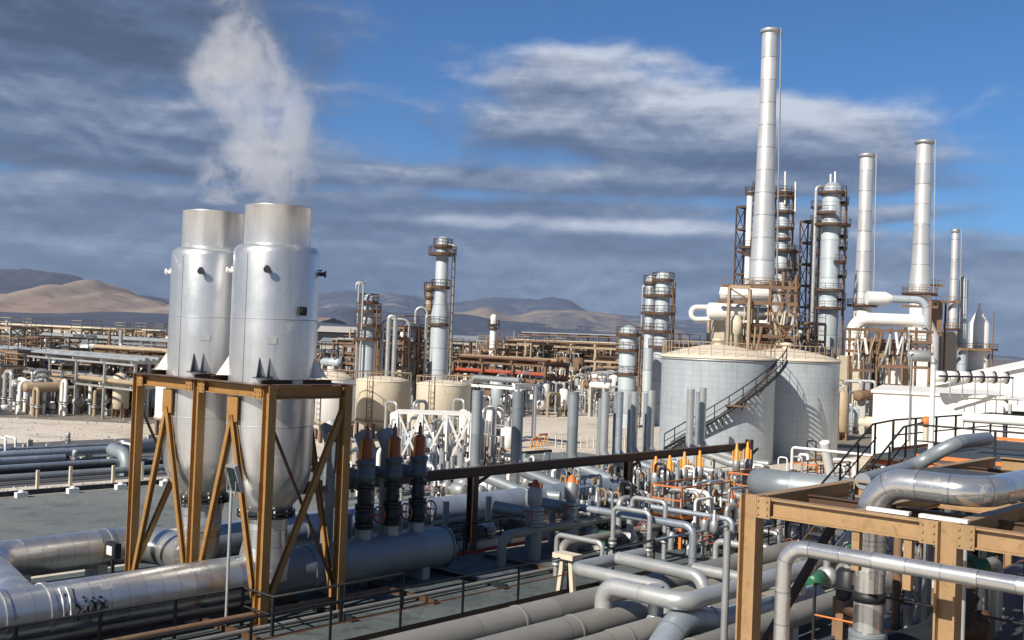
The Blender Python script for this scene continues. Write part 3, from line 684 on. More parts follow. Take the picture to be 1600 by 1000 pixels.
# upright vent pipes behind the beam
for k, (px, yb, yt, w_, mm) in enumerate(((742, 728, 610, 17, 'bluegrey'), (806, 722, 612, 18, 'bluegrey'), (893, 716, 612, 17, 'bluegrey'), (943, 707, 612, 13, 'smallpipe'), (966, 703, 612, 11, 'pipe_d'), (989, 701, 612, 12, 'smallpipe'), (1015, 699, 610, 12, 'smallpipe'), (1077, 692, 608, 12, 'smallpipe'), (1096, 690, 606, 11, 'smallpipe'))):
    q = gz(px, yb, 2.2); D = q.y; r_ = w_*D/3400; tz = 8-(yt-(530+(px-800)*.0384))*D/1700
    o = Vc((q.x, q.y, 0)); lb = ['steel blue vent pipe rising behind the beam beside its first post', 'second steel blue vent pipe, left of the bare sandy lot', 'third steel blue vent pipe, right of the bare sandy lot',
       'pale vent pipe just right of the three steel blue ones', 'pale vent pipe, second from the left in the close row', 'pale vent pipe, third from the left in the close row', 'pale vent pipe beside the left edge of the near storage tank', 'pale vent pipe in front of the near tank, left of a pair', 'pale vent pipe in front of the near tank, right of a pair'][k]
    long_pipe(lb, [o+Z*tz, o+Z*1.9, o+Z*1.15+(-V+U*.5).normalized()*2.4, o+Z*1.1+(-V+U*.5).normalized()*4], r_, mt=mm, seg=18, bend=r_*3, name='vent_or_shadow_pipe', group='vent pipes behind the brown beam')
for k, (px, yb, yt) in enumerate(((930, 708, 622), (955, 706, 618), (978, 704, 616), (1003, 701, 614), (1086, 692, 612))):  # dark slim pipes added in place of the pale vents' shadows
    q = gz(px, yb, 1.9); D = q.y+1.2; o = Vc((q.x+.3, D, 0)); tz = 8-(yt-(530+(px-800)*.0384))*D/1700
    long_pipe('darker slim pipe standing in for the shadow twin of a pale vent', [o+Z*.1, o+Z*tz], .15, mt='bluegrey', seg=14, name='vent_or_shadow_pipe', group='dark slim shadow twins behind the pale row')
# railings on the walkway
railing('black railing with orange middle rail along the near edge of the paved walkway', [P(8, 21.35, .12), P(31.5, 21.35, .12)], 1.15, 2.35, mid='orange', kick='brown', r=.026)
railing('black railing behind the manifold on the far side of the walkway', [P(20.5, 27.45, .12), P(46, 27.45, .12)], 1.1, 2.0, kick='red', r=.024)
railing('dark railing in front of the silver header pipe at the left', [P(7, 24.55, .12), P(17, 24.55, .12), P(17, 23.2, .12), P(21.5, 23.2, .12)], 1.0, 2.2, r=.038)
railing('dark railing continuing beside the white pipe loops', [P(33, 20.3, .12), P(56, 20.3, .12)], 1.1, 2.2, mid='red', r=.024)
one(MB().ubox(5, 18.9, 24.75, 25.05, .45, .62), 'shade_strip', M['black'], 'long black strip added to darken the space below the near silver header', 'shade strip', P(5, 24.9, 0))  # black strip added to deepen the shadow under the header
long_pipe('rusty thin pipe lying below the near silver header', [P(5, 24.35, .4), P(22, 24.35, .4)], .09, mt='rust', seg=12)
long_pipe('dusty thin pipe on the paving in front of the silencers', [P(5, 23.6, .25), P(33, 23.6, .25)], .07, mt='beige', seg=12)
for k in range(8): one(MB().ubox(7+k*3.1, 7.14+k*3.1, 22.9, 26.8, .12, .26), 'sleeper', M['brown' if k % 2 else 'dark'], 'low steel sleeper beam under the header pipes', 'sleeper', P(7+k*3.1, 22.9, .12), 'low sleeper beams under the header pipes')
# floodlight
q = gz(352, 990, 0); t = thing('floodlight', 'slim grey pole with a tilted rectangular floodlight in front of the silencers', 'floodlight', q)
MB().cyl(q, q+Z*3.75, .04, 10).build('pole', M['grey'], t)
c = q+Z*4.05+U*.1; ax = (-U*.3+Z*.85).normalized(); ay = V; az_ = ax.cross(ay).normalized()
hd = MB().box(c, (.75, .42, .12), (ax, ay, az_)).build('lamp_head', M['grey'], t)
MB().box(c+az_*.065*(1 if az_.y < 0 else -1), (.66, .34, .02), (ax, ay, az_)).build('lens', M['glass'], hd)
MB().bar(q+Z*3.7-V*.2, q+Z*4.0-V*.2, .03).bar(q+Z*3.7-V*.2, q+Z*3.7+V*.2, .03).bar(q+Z*3.7+V*.2, q+Z*4.0+V*.2, .03).build('bracket', M['grey'], t)
# junction box by the elbow
t = thing('junction_box', 'small black junction box with white plate near the bent pipe', 'junction box', P(16.2, 30.0)); MB().bar(P(16.2, 30.0), P(16.2, 30.0, 1.2), .08).build('stand', M['black'], t)
MB().box(P(16.2, 30.0, 1.35), (.2, .55, .45), (U, V, Z)).build('box', M['black'], t); MB().box(P(16.08, 30.0, 1.35), (.03, .3, .25), (U, V, Z)).build('plate', M['white'], t)

# ================================================================ FOREGROUND CENTRE: big dusty pipes and loops
for k, (v_, r_, mm, u1) in enumerate(((18.35, .40, 'beige', 60), (16.85, .40, 'beige', 46), (15.55, .32, 'beige', 27.2), (13.9, .30, 'beige', 60))):
    long_pipe(['large dusty beige pipe nearest the walkway in the bottom pipe track', 'second dusty beige pipe with a blue-grey band in the bottom pipe track', 'third dusty beige pipe ending under the small white risers', 'fourth beige pipe passing low beside the tan frame'][k],
              [P(12, v_, .8), P(u1, v_, .8)], r_, mt=mm, seg=28, supports=[P(u_, v_, .8) for u_ in range(15, int(u1), 6)], bands=[(P(21.0+k*.4, v_, .8), U), (P(32+k, v_, .8), U)])
def W2(px, py, z): return gz(px, py, z)
long_pipe('pale pipe loop crossing over the dusty pipes, rising from the left and bending right', [P(24.6, 16.9, .9), P(24.6, 16.95, 1.75), P(24.6+.1, 18.1, 1.75) if 0 else W2(948, 912, 1.85), W2(1060, 932, 1.85), W2(1105, 930, 1.85), W2(1230, 880, 1.8)], .24, mt='smallpipe', seg=18, bend=.4) if 0 else None
a0 = W2(942, 965, .9); a1 = W2(942, 915, 1.75); a1 = Vc((a0.x, a0.y, 1.75)); dv = -V
long_pipe('pale pipe rising from a dusty pipe and crossing right over the pipe track', [a0, a1, a1+dv*2.45, a1+dv*2.45+U*6.5], .23, mt='smallpipe', seg=20, bend=.42, bands=[(a1+dv*1.2, V)])
b0 = W2(897, 888, 1.45); long_pipe('pale straight pipe with squared elbow behind the front riser', [b0+U*3.4, b0, b0+dv*3.2, b0+dv*3.2-Z*1.0], .19, mt='smallpipe', seg=18, bend=.3)
c0 = W2(960, 873, 1.6); long_pipe('pale pipe bending down to the track beside the big elbow', [c0+U*.2+V*.0, c0+dv*3.1, c0+dv*3.1-Z*1.1], .19, mt='smallpipe', seg=18, bend=.42)
d0 = W2(1085, 888, 1.4); long_pipe('pale pipe running right toward the tan frame from the loops', [d0, d0+dv*3.5], .17, mt='smallpipe', seg=16)
e0 = W2(1024, 975, .85); long_pipe('short pale riser with ball elbow between the dusty pipes', [e0-U*2.0, e0, e0+Z*1.0], .20, mt='smallpipe', seg=18, bend=.3)
g0 = W2(1072, 968, 1.2); long_pipe('large grey elbow pipe at the bottom edge left of the tan frame', [g0-U*1.9-Z*1.15, g0-U*.2+Z*.08, g0+U*1.6-Z*.35, g0+U*7-Z*.5], .37, mt='pipe_d', seg=32, bend=.9, arc=12, bands=[(g0+U*1.0-Z*.2, (U-Z*.25).normalized())])
g1 = W2(1040, 998, .2); 
# small pale loops, manifolds between walkway and tanks
gp = 'pale inverted-U pipe loops beyond the walkway'
for k, (px, py, w_, h_, mm) in enumerate(((868, 905, 1.9, 1.5, 'smallpipe'), (956, 878, 1.6, 2.0, 'smallpipe'), (985, 868, 1.5, 2.2, 'grey'), (1044, 855, 1.3, 2.3, 'smallpipe'), (1064, 850, 1.2, 2.2, 'white'), (1110, 838, 1.6, 1.6, 'smallpipe'))):
    q = gz(px, py, 0)
    goalpost(['low pale inverted-U pipe standing nearest the walkway railing', 'taller pale inverted-U pipe behind the crossing loops', 'grey inverted-U pipe standing just right of the taller pale one', 'pale inverted-U pipe beside the vertical twin posts', 'white inverted-U pipe second from the tan frame', 'low pale inverted-U pipe nearest the tan frame'][k], q, w_, h_, .09, ax=-V, mt=mm)
# yellow stand
q = gz(884, 935, 0); t = thing('pipe_stand', 'yellow cream trestle stand beside the walkway railing', 'pipe stand', q)
for s_ in (-.3, .3): MB().bar(q+V*s_, q+V*s_*.5+Z*1.25, .14).build('leg', M['cream'], t)
MB().ubox(*(lambda a: (a[0]-.25, a[0]+.25, a[1]-.4, a[1]+.4))(uv(q)), 1.25, 1.4).build('top_plate', M['cream'], t)

# orange actuated valves
vv = [(1021, 826, 3.15), (1043, 820, 3.1), (1066, 816, 3.2), (1090, 812, 3.2), (1148, 800, 3.35), (1165, 796, 3.35), (832, 880, 3.0), (889, 868, 3.0)]
lv = ['yellow-topped slim valve, leftmost of the close four behind the loops', 'yellow-topped slim valve, second of the close four', 'yellow-topped slim valve, third of the close four', 'yellow-topped slim valve, rightmost of the close four', 'yellow-topped slim valve, left one of the pair before the far tank', 'yellow-topped slim valve, right one of the pair before the far tank',
      'orange-topped thick dark valve under the brown beam, nearer one', 'orange-topped thick dark valve under the brown beam, farther one']
for k, (px, py, h_) in enumerate(vv):
    q = gz(px, py, 0)
    if k < 6: gate_valve(lv[k], q, h_, 1.0, 'act', 'grey', 'yellow-topped valves in front of the tanks')
    else:
        v_ = gate_valve(lv[k], q, h_, 1.35, 'ractor' if k == 6 else 'orange', 'bluegrey', 'orange-topped valves under the beam')
        MB().tube([q+Z*1.75, q+Z*1.75+V*1.9], .24, 16).build('inlet_pipe', M['bluegrey'], v_)
        MB().tube([q+Z*.02, q+Z*1.2], .3, 16).build('barrel', M['bluegrey'], v_)
# manifolds of pipes behind the valves
rr_ = random.Random(21)
for k in range(9):
    u0 = 33+k*1.9+rr_.uniform(-.4, .4); v0 = 22.5; z_ = rr_.choice((.55, .9, 1.3, 1.7)); r_ = rr_.choice((.06, .1, .14, .18)); L = rr_.uniform(4, 9)
    long_pipe('pale pipe crossing low through the valve yard before the tanks', [P(u0, v0-L*.3, .1), P(u0, v0-L*.3, z_), P(u0, v0+L*.7, z_), P(u0, v0+L*.7, .1)], r_, mt=rr_.choice(('smallpipe', 'pipe_d', 'grey', 'pipe')), seg=12, name='pipe', group='low pipes crossing the valve yard', arc=4)
for k in range(12):
    v0 = 21.5+k*.95; z_ = rr_.choice((.45, .8, 1.2)); r_ = rr_.choice((.05, .08, .12, .17)); u0 = rr_.uniform(28, 36); L = rr_.uniform(12, 26)
    if 27 < v0 < 28.8: continue
    long_pipe('long pipe running away through the valve yard beside the gantry', [P(u0, v0, .1), P(u0, v0, z_), P(u0+L, v0, z_), P(u0+L, v0, .1)], r_, mt=rr_.choice(('smallpipe', 'beige', 'grey', 'pipe_d')), seg=12, group='long pipes through the valve yard', arc=4)
gl = ['black', 'dark', 'grey', 'red']
for k in range(170):
    q = P(rr_.uniform(33, 60), rr_.uniform(14, 27), 0)
    if k % 5 == 4:
        hh = rr_.uniform(1.4, 3.4); t_ = thing('pipe_riser', 'thin upright pipe riser in the valve yard before the tanks', 'pipe', q, 'thin risers in the valve yard'); MB().tube([q, q+Z*hh, q+Z*hh+V*.5, q+V*.5+Z*(hh-.4)], rr_.choice((.04, .06, .08)), 8, bend=.14).build('riser', M[rr_.choice(('white', 'smallpipe', 'brown', 'dark', 'tan'))], t_)
        mb = MB(); flange(mb, q+Z*hh*.5, Z, .14, .05, 10); mb.build('flange', M['dark'], t_); continue
    if k % 3 == 0: goalpost('small pipe loop among the crowded valves before the tanks', q, rr_.uniform(.6, 1.6), rr_.uniform(.9, 2.3), rr_.choice((.06, .09, .12)), ax=rr_.choice((U, V)), mt=rr_.choice(('smallpipe', 'grey', 'white', 'rackc')), group='small pipe loops in the valve yard')
    elif k % 3 == 1: gate_valve('small valve among the crowded pipework before the tanks', q, rr_.uniform(1.3, 2.3), .8, rr_.choice(('orange', 'grey', 'dark', 'ractor', 'grey')), rr_.choice(('grey', 'dark', 'smallpipe')), 'small valves in the valve yard')
    else: pump('small pump among the crowded pipework before the tanks', q, 'pumps in the valve yard', rr_.choice((U, V)), rr_.choice(('green', 'grey', 'dark')))
for k in range(3):
    steel_frame('low rust-red access platform in the valve yard', P(36+k*6.5, 23.2+k*.4), 2, 1, 1.8, 1.4, [1.3], 'orange', .12, 'low access platforms in the valve yard', floor='grating', brace=False, rail=True, name='access_platform', cat='platform')

# ================================================================ FOREGROUND RIGHT: tan frame and its pipes
FU, FV = 15.9, 8.9
tf = thing('pipe_support_frame', 'large tan steel frame in the right foreground carrying the silver pipe', 'steel frame', P(FU, FV))
vs = [8.9, 5.72, 2.5, -.7]; us = [15.9, 19.6, 23.6, 27.6]
for i, u_ in enumerate(us):
    for j, v_ in enumerate(vs):
        if i in (1, 3) and j < 3: continue
        MB().ibeam(P(u_, v_, 0), P(u_, v_, 5.62 if i == 0 else 5.5), .28, .30, V, .03).build('column', M['tan'], tf)
for i, u_ in enumerate(us):
    for j in range(3): MB().ibeam(P(u_, vs[j]-.15, 5.45), P(u_, vs[j+1]+.15, 5.45), .2, .30, t=.025).build('beam', M['tan'], tf)
for j, v_ in enumerate(vs):
    for i in range(3): MB().ibeam(P(us[i]+.12, v_, 5.45), P(us[i+1]-.12, v_, 5.45), .2, .28, t=.025).build('side_beam', M['tan'], tf)
for (u0, u1, v_) in ((16.1, 27.5, 7.3), (16.1, 27.5, 4.1), (16.1, 27.5, .9)): MB().ibeam(P(u0, v_, 5.43), P(u1, v_, 5.43), .14, .22, t=.02).build('joist', M['tan'], tf)
for (u_) in (17.7, 21.5, 25.6):
    for j in range(3): MB().ibeam(P(u_, vs[j]-.1, 5.40), P(u_, vs[j+1]+.1, 5.40), .12, .18, t=.02).build('joist', M['brown'], tf)
MB().bar(P(15.9, 7.1, 4.7), P(15.9, 7.1, 5.3), .12).build('hanger', M['tan'], tf); MB().bar(P(15.9, 6.3, 4.55), P(15.9, 6.3, 5.3), .12).build('hanger', M['tan'], tf)
for a_, b_ in (((16.2, 8.9), (19.4, 8.9)),): MB().bar(P(*a_, 2.9), P(*b_, 5.2), .12).build('brace', M['brown'], tf)
for v_ in (8.9, 5.72):
    for s_ in (-1, 1):
        if v_ > 8 and s_ > 0: continue
        mb = MB(); c = P(15.78, v_+s_*.26, 5.45); mb.box(c, (.02, .26, .34), (U, V, Z))
        for a_ in (-.08, .08):
            for h_ in (-.11, 0, .11): mb.cyl(c+V*a_+Z*h_-U*.035, c+V*a_+Z*h_, .018, 6)
        mb.build('splice_plate', M['tan'], tf)
mb = MB(); mb.bar(P(16.02, 7.0, 5.64), P(16.02, 6.35, 5.64), .12, .05); mb.bar(P(16.02, 6.2, 5.64), P(16.02, 5.5, 5.64), .12, .05); mb.build('pipe_shoe', M['white'], tf)
long_pipe('thick silver pipe elbowing up and across the top of the tan frame', [P(16.75, 7.25, 3.55), P(16.75, 7.25, 5.98), P(16.75, 5.55, 5.98), P(30, 5.55, 5.98)], .235, mt='pipe', seg=36, bend=.55, arc=12,
          bands=[(P(16.75, 7.25, 4.95), Z), (P(16.75, 7.25, 4.55), Z)] )
mb = MB()
t = thing('strainer', 'dark banded cone strainer hanging below the silver riser inside the tan frame', 'strainer', P(16.75, 7.25, 2.8))
mb.lathe(P(16.75, 7.25, 0), [(.05, 2.95), (.2, 3.1), (.3, 3.4), (.3, 3.6)], 24); mb.build('cone', M['bluegrey'], t)
MB().tube([P(16.9, 7.15, 3.2), P(17.8, 6.5, 3.5), P(18.2, 6.3, 4.2)], .27, 20, bend=.5).build('side_branch', M['dark'], t)
mb = MB(); 
for z in (4.15,): mb.lathe(P(16.75, 7.25, 0), [(.245, z-.08), (.25, z-.08), (.25, z+.08), (.245, z+.08)], 24, cap=False)
mb.build('black_band', M['black'], t)
u0_ = W2(1214, 1000, 0); q0 = Vc(P(15.2, 7.75, 0))
long_pipe('long thin silver pipe rising and bending right in front of the tan frame', [P(14.9, 7.78, 0), P(14.9, 7.78, 5.08), P(14.9, -4, 5.08)], .115, mt='pipe', seg=22, bend=.34, arc=10, bands=[(P(14.9, 7.78, 4.3), Z)])
long_pipe('grey conduit pipe standing along the left column of the tan frame', [P(15.75, 9.25, 0), P(15.75, 9.25, 5.0)], .06, mt='grey', seg=12)
long_pipe('thin vertical grey pipe inside the tan frame', [P(17.2, 5.95, 0), P(17.2, 5.95, 5.2)], .035, mt='grey', seg=10)
# lower deck of the tan frame
dk = thing('lower_deck', 'grated lower deck with orange edging inside the tan frame', 'platform', P(17.5, 8.8, 2.8))
MB().ubox(17.6, 31, 1, 8.75, 2.80, 2.88).build('deck_plate', M['grating'], dk)
MB().ibeam(P(17.55, 8.75, 2.74), P(17.55, 1, 2.74), .1, .2).build('edge_beam', M['orange'], dk)
MB().ibeam(P(17.6, 8.8, 2.74), P(31, 8.8, 2.74), .1, .2).build('edge_beam', M['orange'], dk)
railing('black and orange railing on the lower deck inside the tan frame', [P(17.62, 8.6, 2.88), P(17.62, 1.2, 2.88)], 1.1, 1.5, mid='orange', kick='orange')
railing('orange railing receding along the right side of the lower deck', [P(17.8, 4.3, 2.88), P(27, 4.3, 2.88)], 1.1, 1.6, rail='orange', mid='orange')
for k, (px, py, h_) in enumerate(((1238, 880, 0), (1395, 890, 0))):
    q = P(18.4, 8.15, 2.88) if k == 0 else P(18.6, 6.35, 2.88); t = thing('motor_operated_valve', ['green motor on a valve at the left inside the tan frame', 'green motor on a valve near the right column of the tan frame'][k], 'valve', q)
    MB().lathe(q, [(.16, 0), (.16, .5), (.26, .55), (.26, .7), (.14, .8), (.12, 1.4)], 14).build('valve_body', M['brown'], t)
    mb = MB(); c = q+Z*1.62; mb.lathe(c-V*.3, [(.14, 0), (.2, .05), (.2, .42), (.15, .5)], 18, V); mb.lathe(c-Z*.2, [(.17, 0), (.17, .36), (.08, .42)], 16); mb.build('motor', M['green'], t)
    mb = MB(); mb.tube([c+U*-.3+V*(.2*math.cos(j*math.pi/8))+Z*(.2*math.sin(j*math.pi/8)) for j in range(17)], .02, 5); mb.bar(c, c-U*.3, .03); mb.build('handwheel', M['black'], t)
for k in range(96):
    q = P(rr_.uniform(18.6, 30), rr_.uniform(-2, 8.6), 2.88)
    if (q-P(16.75, 7.25, 2.88)).length < 1.2: continue
    if k % 4 == 0: goalpost('small pipe loop on the shaded lower deck', q, rr_.uniform(.5, 1.4), rr_.uniform(1.0, 2.0), rr_.choice((.05, .08, .11)), ax=rr_.choice((U, V)), mt=rr_.choice(('smallpipe', 'grey', 'rust', 'dark')), group='pipe loops on the shaded lower deck')
    elif k % 4 == 1: gate_valve('small valve on the shaded lower deck', q, rr_.uniform(1.2, 1.9), .7, rr_.choice(('green', 'grey', 'ractor')), rr_.choice(('grey', 'dark', 'smallpipe')), 'small valves on the shaded lower deck')
    elif k % 4 == 2: long_pipe('thin vertical riser on the shaded lower deck', [q, q+Z*rr_.uniform(1.6, 2.3)], rr_.choice((.03, .05, .08)), mt=rr_.choice(('smallpipe', 'rust', 'grey', 'brown', 'dark')), seg=10, group='thin risers on the shaded lower deck')
    else: drum_v('small dark drum on the shaded lower deck', q, rr_.uniform(.15, .35), rr_.uniform(.4, .9), rr_.choice(('dark', 'grey', 'brown')), 'small drums on the shaded lower deck', leg=.3, seg=12)
for k in range(9):  # layer of dark pipes added to darken the frame's interior
    v_ = 8.3-k*1.05; long_pipe('dark pipe added under the beams of the tan frame to darken its interior', [P(19.8+(k % 3), v_, 4.95-.12*(k % 3)), P(31, v_, 4.95-.12*(k % 3))], (.09, .14, .19)[k % 3], mt=('dark', 'grey', 'brown', 'bluegrey')[k % 4], seg=14, group='pipes added to darken the tan frame interior')
MB().ubox(19.9, 23.2, 5.0, 8.7, 5.61, 5.64).build('added_shade_panel', M['grating'], tf)  # grating panel added to shade the interior below
# stair and upper platform
pf = thing('upper_platform', 'orange-edged raised platform with black railings at the right', 'platform', P(35.5, 15.4, 4.6))
MB().ubox(35.5, 47, 3.5, 15.4, 4.5, 4.6).build('deck_plate', M['grating'], pf)
for a_, b_ in (((35.45, 15.45), (35.45, 3.5)), ((35.45, 15.45), (47, 15.45)), ((47, 15.45), (47, 3.5))): MB().ibeam(P(*a_, 4.38), P(*b_, 4.38), .14, .26).build('edge_beam', M['orange'], pf)
for u_ in (35.6, 41, 46.8):
    for v_ in (15.3, 11, 7, 3.6): MB().ibeam(P(u_, v_, 0), P(u_, v_, 4.4), .2, .22, V).build('column', M['tan'], pf)
railing('black railing along the far and right edges of the upper platform', [P(37, 15.35, 4.6), P(46.9, 15.35, 4.6), P(46.9, 4, 4.6)], 1.1, 1.9, kick='orange', r=.035)
railing('black railing along the near edge of the upper platform', [P(35.6, 14.0, 4.6), P(35.6, 4, 4.6)], 1.1, 2.3, kick='orange', r=.035)
st = thing('stair', 'steel stair with black handrails climbing to the raised platform at the right', 'stair', P(30.2, 15.2, 2.2))
for v_ in (14.25, 15.3): MB().bar(P(30.2, v_, 2.1), P(35.5, v_, 4.5), .08, .26).build('stringer', M['tan' if v_ > 15 else 'grey'], st)
for k in range(13): f = (k+.5)/13; MB().box(P(30.2+5.3*f, 14.77, 2.2+2.4*f), (.32, 1.0, .04), (U, V, Z)).build('tread', M['grating'], st)
for v_ in (14.25, 15.3):
    MB().tube([P(29.6, v_, 2.95), P(35.2, v_, 5.62), P(36.8, v_, 5.7)], .035, 8, bend=.3).build('handrail', M['black'], st)
    MB().tube([P(29.8, v_, 2.5), P(35.5, v_, 5.15)], .025, 8).build('mid_rail', M['black'], st)
    for k in range(5): f = k/4; MB().bar(P(30.3+5.1*f, v_, 2.15+2.3*f), P(30.3+5.1*f, v_, 3.3+2.3*f), .055).build('post', M['black'], st)
q = W2(1205, 757, 3.3); long_pipe('fat blue-grey bent duct between the tan frame and the far tank', [q-Z*2.8+U*3.2, q+U*3.2-Z*.4+V*.9, q+V*.7+U*.3, q-V*.3, q-V*3.2+U*.5], .52, mt='bluegrey', seg=30, bend=.9, arc=10, name='duct')
q = W2(1292, 715, 3.2); long_pipe('short pale tilted duct standing by the far tank', [q-Z*.9+U*.5, q+Z*.7-U*.3], .22, mt='white', seg=16, name='duct')
q = W2(1236, 760, 2.4); goalpost('white thin pipe bent over beside the fat duct', q, 3.6, 1.6, .06, ax=-V, mt='white')
long_pipe('grey sloping pipe climbing onto the upper platform', [W2(1348, 752, 5.6), W2(1428, 729, 5.6), W2(1490, 692, 6.2), W2(1490, 692, 6.2)+U*2], .15, mt='bluegrey', seg=20, bend=.8)
long_pipe('white pipe lying along the near edge of the upper platform', [P(34.6, 9.6, 4.4), P(34.6, -2, 4.4)], .09, mt='white', seg=14)
for k in range(7): q = P(36.3+k*1.3, 4.5+(k*37 % 8), 4.6); drum_v('small upright drum on the raised platform', q, .2+.05*(k % 3), .5+.2*(k % 2), ['white', 'grey', 'cream'][k % 3], 'small drums on the raised platform', leg=.2, seg=12)
long_pipe('pale duct with rounded end lying behind the platform railing', [W2(1505, 652, 5.9), W2(1660, 662, 5.9)], .17, mt='white', seg=20, name='duct')
# lamp post, platform
q = W2(1454, 712, 4.6); t = thing('lamp_post', 'tall white lamp post standing on the raised platform before the white building', 'lamp post', q)
MB().lathe(q, [(.11, 0), (.09, .4), (.085, 3.1)], 14).build('pole', M['white'], t); MB().lathe(q+Z*3.1, [(.1, 0), (.12, .1), (.05, .2)], 14).build('lamp_cap', M['grey'], t)
q = W2(1420, 690, 5.0); t = thing('lamp_post', 'thin grey pole left of the white lamp post', 'pole', q); MB().lathe(q, [(.035, 0), (.03, 3.0)], 10).build('pole', M['grey'], t); MB().box(q+Z*3.0, (.2, .1, .06), (U, V, Z)).build('cap', M['grey'], t)
q = W2(1446, 690, 5.0); t = thing('actuator_post', 'white post with orange rounded top beside the lamp post', 'valve', q)
MB().lathe(q, [(.09, 0), (.09, .5)], 12).build('post', M['cream'], t); MB().ball(q+Z*.68, .17, 12, 1.2).build('orange_cap', M['orange'], t)
# ================================================================ STORAGE TANKS
def ground_at(px, Y): p = at(px, 560, Y); return Vc((at(px, 560, Y).x + 0, Y, 0))
def stand(px, py, Y):   # ground point under the picture point at distance Y
    p = at(px, py, Y); return Vc((p.x, p.y, 0))
def zat(px, py, Y): return at(px, py, Y).z
def big_tank(label, c, r, h, ph, seg=72):
    t = thing('storage_tank', label, 'storage tank', c)
    MB().lathe(c, [(r, 0), (r, h)], seg, cap=False).build('shell', M['tank'], t)
    MB().lathe(c, [(r+.10, h-.06), (r+.12, h+.02), (r+.02, h+.1), (r*.62, h+ph*.60), (r*.3, h+ph*.88), (.01, h+ph)], seg, cap=False).build('roof', M['roofc'], t)
    MB().lathe(c, [(r, h-.22), (r+.05, h-.22), (r+.05, h-.10), (r, h-.10)], seg, cap=False).build('rim_angle', M['grey'], t)
    mb = MB(); n = 30; ring = [c+Vc((math.cos(6.2832*k/n), math.sin(6.2832*k/n), 0))*(r-.05)+Z*(h+.1) for k in range(n+1)]
    mb.tube([q+Z*.95 for q in ring], .025, 5); mb.tube([q+Z*.5 for q in ring], .02, 5)
    for q in ring[:-1]: mb.bar(q, q+Z*.95, .035)
    mb.build('roof_railing', M['rackc'], t)
    mb = MB(); mb.lathe(c+Z*(h+ph-.05), [(.35, 0), (.35, .25), (.5, .3), (.5, .4), (.05, .5)], 14); mb.build('roof_vent', M['cream'], t)
    return t
c1 = stand(1117, 718, 77.2); tk1 = big_tank('large grey clad storage tank with spiral stair, the nearer of two', c1, 3.97, 7.25, .95)
c2 = stand(1223, 715, 83.0); tk2 = big_tank('large grey clad storage tank half in shadow, right and behind the stair tank', c2, 3.95, 7.25, .85)
# spiral stair
def cylp(c, r, a, z): return c+Vc((math.sin(a), -math.cos(a), 0))*r+Z*z
mb = MB(); rl = MB(); tr = MB(); n = 34; A0, A1 = -1.0, 1.22
pts_o = []; pts_i = []
for k in range(n+1):
    f = k/n; a = A0+(A1-A0)*f; z = .9+6.3*(.45*f+.55*(math.sin(a)-math.sin(A0))/(math.sin(A1)-math.sin(A0)))
    pts_i.append(cylp(c1, 4.02, a, z)); pts_o.append(cylp(c1, 4.75, a, z))
sts = thing('spiral_stair', 'rusty stair with handrail winding up the side of the near storage tank', 'stair', cylp(c1, 4.3, A0, 0))
MB().tube(pts_o, .10, 4).build('outer_stringer', M['dark'], sts); MB().tube(pts_i, .07, 4).build('inner_stringer', M['brown'], sts)
for k in range(0, n+1): tr.bar(pts_i[k], pts_o[k], .26, .04)
tr.build('treads', M['grating'], sts)['kind'] = 'stuff'
rl.tube([q+Z*1.0 for q in pts_o], .045, 5); rl.tube([q+Z*.5 for q in pts_o], .03, 5)
for k in range(0, n+1, 3): rl.bar(pts_o[k], pts_o[k]+Z*1.0, .05)
rl.build('stair_railing', M['dark'], sts)
m_ = n//2; MB().box((pts_i[m_]+pts_o[m_])/2-Z*.05, (1.4, 1.0, .1)).build('landing', M['rust'], sts)
mb = MB()
for k in range(4, n, 5): mb = MB(); mb.bar(pts_o[k], cylp(c1, 3.97, A0+(A1-A0)*k/n, pts_o[k].z-.8), .06); mb.build('bracket', M['brown'], sts)
def small_tank(label, c, r, z0, h, ph=.35, m='cream', legs=True, cone=0, group=None):
    t = thing('process_tank', label, 'tank', c, group)
    pr = ([(.25, z0-cone)] if cone else []) + [(r, z0), (r, z0+h)]
    MB().lathe(c, pr, 40, cap=not cone).build('shell', M[m], t)
    MB().lathe(c, [(r+.03, z0+h-.03), (r+.04, z0+h+.03), (r*.6, z0+h+ph*.7), (.01, z0+h+ph)], 40, cap=False).build('roof', M['roofc'], t)
    if legs:
        for k in range(6):
            a = Vc((math.cos(k*1.047+.3), math.sin(k*1.047+.3), 0)); MB().bar(c+a*r*.92, c+a*r*.92+Z*(z0+.3), .22).build('leg', M['rust'], t)
    n = 16; ring = [c+Vc((math.cos(6.2832*k/n), math.sin(6.2832*k/n), 0))*(r)+Z*(z0+h) for k in range(n+1)]; mb = MB()
    mb.tube([q+Z*.6 for q in ring], .03, 5)
    for q in ring[:-1]: mb.bar(q, q+Z*.6, .035)
    mb.build('roof_railing', M['rackc'], t)
    mb = MB(); mb.lathe(c, [(r, z0+.05), (r+.07, z0+.05), (r+.07, z0+.2), (r, z0+.2)], 40, cap=False); mb.build('hoop', M['rackc'], t)
    a = Vc((-.35, -.94, 0)); mb = MB()
    for e_ in (-.2, .2): mb.bar(c+a*(r+.1)+Vc((e_, 0, z0)), c+a*(r+.1)+Vc((e_, 0, z0+h+.6)), .05)
    for k in range(int(h/.4)): mb.bar(c+a*(r+.1)+Vc((-.2, 0, z0+k*.4)), c+a*(r+.1)+Vc((.2, 0, z0+k*.4)), .03)
    mb.build('ladder', M['rust'], t)
    return t
small_tank('ribbed cream tank on legs, middle of the three behind the dark valves', stand(598, 640, 85), 2.15, 1.2, 3.2, m='cream', cone=.9)
small_tank('cream tank with brown hoop, right one behind the white truss', stand(692, 640, 82), 2.05, 1.5, 2.9, m='cream', cone=.9)
